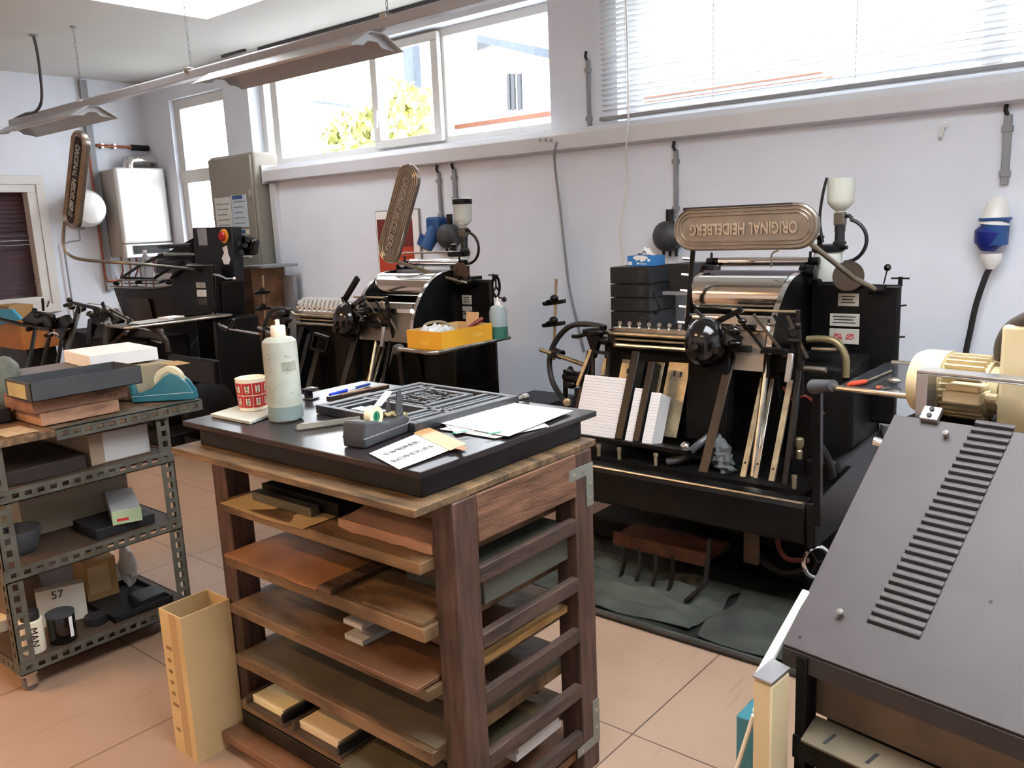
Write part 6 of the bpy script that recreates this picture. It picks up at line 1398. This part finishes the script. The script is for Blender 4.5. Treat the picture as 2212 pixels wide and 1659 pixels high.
    for nm, xa, xb, zt1, dep, lb in (('paper_pile', -2.085, -1.870, .832, .10, 'wide white paper pile leaning on the feed table of the nearest press'), ('paper_pile', -1.825, -1.786, .80, .14, 'narrow pale paper pile between the two black dividers'), ('paper_pile', -1.745, -1.700, .79, .14, 'right narrow paper pile showing its tan side on the feed table')):
        b = Vector(((xa+xb)/2, 2.875, .596)); L_ = (zt1-.595)/ldv.z
        o = thing(nm, lb, 'paper', b, group=None)
        back = Vector((0, ldv.z, -ldv.y)); wv = Vector(((xb-xa)/2, 0, 0)); b0 = b
        build('sheets', MB().prism([b0-wv, b0+wv, b0+wv+back*dep*.6, b0-wv+back*dep*.6], ldv*L_), pape, o)
        g = MB(); n = int(L_/.0125)
        for k in range(1, n):
            q = b0+ldv*(L_*k/n)-back*.0006; g.prism([q-wv-Vector((.0006, 0, 0)), q+wv+Vector((.0006, 0, 0)), q+wv+back*.01, q-wv+back*.01], ldv*.0012)
        build('sheet_edges', g, mat('grey_gap_line', '#a7a3a2', .9, var=0), o)
y1_ = at(500, 680, Z=.9).y
on_tray()

# hi-fi stack on a dark cupboard beside the nearest press
hx0, hx1, hy0, hy1 = -2.60, -2.36, 3.98, 4.28
zb = .875
cbd = thing('dark_cupboard', 'dark brown cupboard behind the nearest press carrying the black units', 'cupboard', (-2.3, 4.1, 0))
build('carcase', MB().box((-2.62, 3.97, 0), (-2.02, 4.36, zb-.02)), mat('dark_brown_cupboard', '#2a2320', .5, var=.2), cbd, bevel=.004)
build('top', MB().box((-2.64, 3.95, zb-.02), (-2.0, 4.37, zb)), blackmatt, cbd)
build('open_shelf', MB().box((-2.60, 3.96, .35), (-2.04, 3.972, .37)), rubber, cbd)
z = zb+.001
for i, (h, lb) in enumerate(((.11, 'lowest unit of the black hi-fi stack, on the dark cupboard'), (.075, 'second unit from the bottom of the black hi-fi stack'), (.075, 'third unit from the bottom of the black hi-fi stack'), (.095, 'topmost black hi-fi unit, under the tissue box'))):
    u = thing('hifi_unit', lb, 'hi-fi unit', ((hx0+hx1)/2, 4.1, z), group='black hi-fi units stacked by the wall')
    build('case', MB().box((hx0, hy0+.01, z), (hx1, hy1, z+h-.004)), dgreypl, u, bevel=.002)
    fp = build('front_panel', MB().box((hx0, hy0, z+.002), (hx1, hy0+.01, z+h-.006)), blackpl, u, bevel=.001)
    g = MB()
    for k in range(3): g.box((hx0+.02, hy0-.001, z+h*.25+k*h*.2), (hx0+.15, hy0, z+h*.25+k*h*.2+.002))
    build('front_slots', g, rubber, fp)
    g = MB()
    for k in range(4): g.box((hx1-.06, hy0-.003, z+h*.2+k*h*.16), (hx1-.025, hy0, z+h*.2+k*h*.16+.006))
    build('buttons', g, dgreypl, fp)
    z += h
tb = thing('tissue_box', 'blue and white tissue box on top of the black hi-fi stack', 'tissue box', (-2.42, 4.12, z))
T0 = (-2.50, 4.0); build('box_body', MB().box((-2.50, 4.0, z), (-2.335, 4.12, z+.055)), mat('bright_blue_card', '#2e7cc0', .5), tb, bevel=.002)
g = MB(); random.seed(2)
g.ell((-2.42, 3.9995, z+.045), (.045, .0015, .012), 16, 8); g.box((-2.495, 3.9985, z+.006), (-2.47, 3.9995, z+.024))
for k in range(6): g.ell((-2.44+k*.015, 3.9992, z+.035+.008*math.sin(k*2)), (.010, .001, .007), 10, 6)
g.box((-2.44, 3.9985, z+.01), (-2.425, 3.9995, z+.02)); g.box((-2.42, 3.9985, z+.01), (-2.38, 3.9995, z+.014)); build('printed_pattern', g, papm, tb)
build('tissue', MB().sheet(lambda u, v: (-2.46+.09*u, 4.03+.05*v, z+.055+.045*math.sin(u*PI)*(1-abs(v-.5))+.006*math.sin(u*14+v*6)), t=.002, nu=14, nv=8), papm, tb)
item('black_speaker', MB().box((-2.30, 4.1, zb+.215), (-2.18, 4.3, zb+.36)), blackpl, 'speaker', 'small black box to the right of the hi-fi stack', bevel=.004)
item('speaker_shelf', MB().box((-2.33, 4.08, zb+.195), (-2.1, 4.4, zb+.2135)), greyplas, 'shelf', 'small grey wall shelf under the small black box')
item('cable_loop', MB().tube(smoothpts([(-2.35, 4.02, zb+.21), (-2.325, 4.0, zb+.19), (-2.305, 4.0, zb+.14), (-2.325, 4.0, zb+.10), (-2.35, 4.02, zb+.11)]), .006, 8), hose, 'cable', 'black cable looping out of the side of the hi-fi stack')
# dark box near the wall behind the table
a = at(1108, 862, Y=4.05); b = at(1196, 860, Y=4.05)
obox('black_floor_box', a.x-.02, b.x, 4.0, 4.3, 0, .40, blackpl, 'box', 'black box on the floor against the wall between the middle and nearest press')

# drip tray with rags under the nearest press
dt = thing('floor_drip_tray', 'large flat metal tray under the nearest press with a round rim', 'tray', (-1.6, 3.3, 0))
build('tray_floor', MB().box((-2.3, 2.5, 0), (-.35, 4.1, .012)), mat('oily_green_grey_tray', '#22251f', .55, var=.3, scale=5), dt)
build('rim', MB().tube([(-2.3, 4.1, .022), (-2.3, 2.5, .022), (-.35, 2.5, .022), (-.35, 4.1, .022)], .011, 8), mat('rim_steel', '#5b5c58', .35, .6, var=.2), dt)
def rag(x0, x1, y0, y1, seed, amp, lb, m=None):
    random.seed(seed); ph = [random.uniform(0, 6) for _ in range(8)]; fr_ = [random.uniform(9, 30) for _ in range(8)]
    def f(u, v):
        e = min(1, 6*min(u, 1-u, v, 1-v))
        h = .5+.25*(math.sin(fr_[0]*u+ph[0]+3*math.sin(v*5+ph[4]))+math.sin(fr_[1]*v+ph[1]+2*math.sin(u*6+ph[5])))+.14*math.sin(fr_[2]*(u+v)+ph[2])
        return (x0+(x1-x0)*(u+.02*math.sin(v*9+ph[3])), y0+(y1-y0)*(v+.03*math.sin(u*8+ph[4])), .0165+amp*max(0, h)*(.3+.7*e))
    return item('floor_rag', MB().sheet(f, t=.003, nu=44, nv=30), m or mat('green_grey_rag', '#3c4038', .95, var=.35, scale=5, bump=.6, bscale=22), 'cloth', lb)
rag(-2.15, -1.35, 2.55, 2.98, 31, .05, 'crumpled green grey cloth on the left of the floor tray under the nearest press')
rag(-1.34, -.62, 2.54, 3.0, 47, .045, 'green grey cloth on the right front of the floor tray, next to the louvred machine')
# things at the far left edge
c = at(15, 680, Y=3.0)
item('blue_sheet', MB().prism([at(-30, 690, Y=2.72), at(-30, 668, Y=2.72), at(25, 668, Y=2.72), at(45, 690, Y=2.72), at(-10, 704, Y=2.72)], (0, .02, 0)), mat('bright_cyan_paper', '#3fa9d4', .5), 'paper', 'bright blue paper at the left picture edge on the orange boxes')
a_ = at(-60, 740, Y=2.8); b_ = at(42, 700, Y=2.8); a_.x = max(a_.x, -8.4)
oc = thing('orange_carton', 'orange cardboard cartons at the left picture edge behind the feed rods', 'box', ((a_.x+b_.x)/2, 2.95, 0))
a = at(-60, 740, Y=2.8); b = at(42, 700, Y=2.8); a.x = max(a.x, -8.4)
build('carton', MB().box((a.x, 2.8, a.z), (b.x, 3.1, b.z)), mat('orange_carton_card', '#c07a3c', .6, var=.1), oc, bevel=.003)
a2 = at(-60, 700, Y=2.85); a2.x = max(a2.x, -8.4); b2 = at(18, 662, Y=2.85); build('upper_carton', MB().box((a2.x, 2.85, b.z), (b2.x, 3.05, b2.z)), card, oc, bevel=.003)
build('stand', MB().box((a.x+.02, 2.83, 0), (b.x-.02, 3.07, a.z)), darksteel, oc)
c = at(65, 745, Y=2.9)
build('small_carton', MB().box((c.x-.05, 2.84, 0), (c.x+.05, 2.96, c.z-.031)), card, oc)
item('small_white_pot', MB().lathe((c.x, 2.9, c.z-.03), [(.035, 0), (.04, .01), (.04, .09), (.035, .1)], n=20), creampl, 'pot', 'small cream pot glimpsed between the rails of the left press')

# ------------------------------------------------------------------ group names of repeated things
GROUPS = {'platen_press': 'black platen presses in a row along the wall', 'paper_sheet': 'loose white sheets on the work table', 'green_stamp': 'green printed strips on the white sheets',
          'card_tray': 'card trays on the lowest table shelf', 'card_stack': 'card stacks on the lowest table shelf', 'wooden_block': 'wooden blocks on the trolley', 'notice_sheet': 'notices taped to the beige cabinet',
          'wall_conduit': 'grey conduits on the window wall', 'grey_wall_socket': 'round grey sockets on the window wall', 'fluorescent_lamp': 'reflector lamps on the hanging rail', 'paper_pile': 'paper piles on the feed table of the nearest press',
          'floor_rag': 'cloths on the floor tray under the nearest press', 'ceiling_batten_lamp': 'lit tube lamps over the near workshop'}
for o_ in list(S.objects):
    if o_.parent is None and 'label' in o_:
        nm_ = o_.name.split('.')[0]
        if nm_ in GROUPS: o_['group'] = GROUPS[nm_]
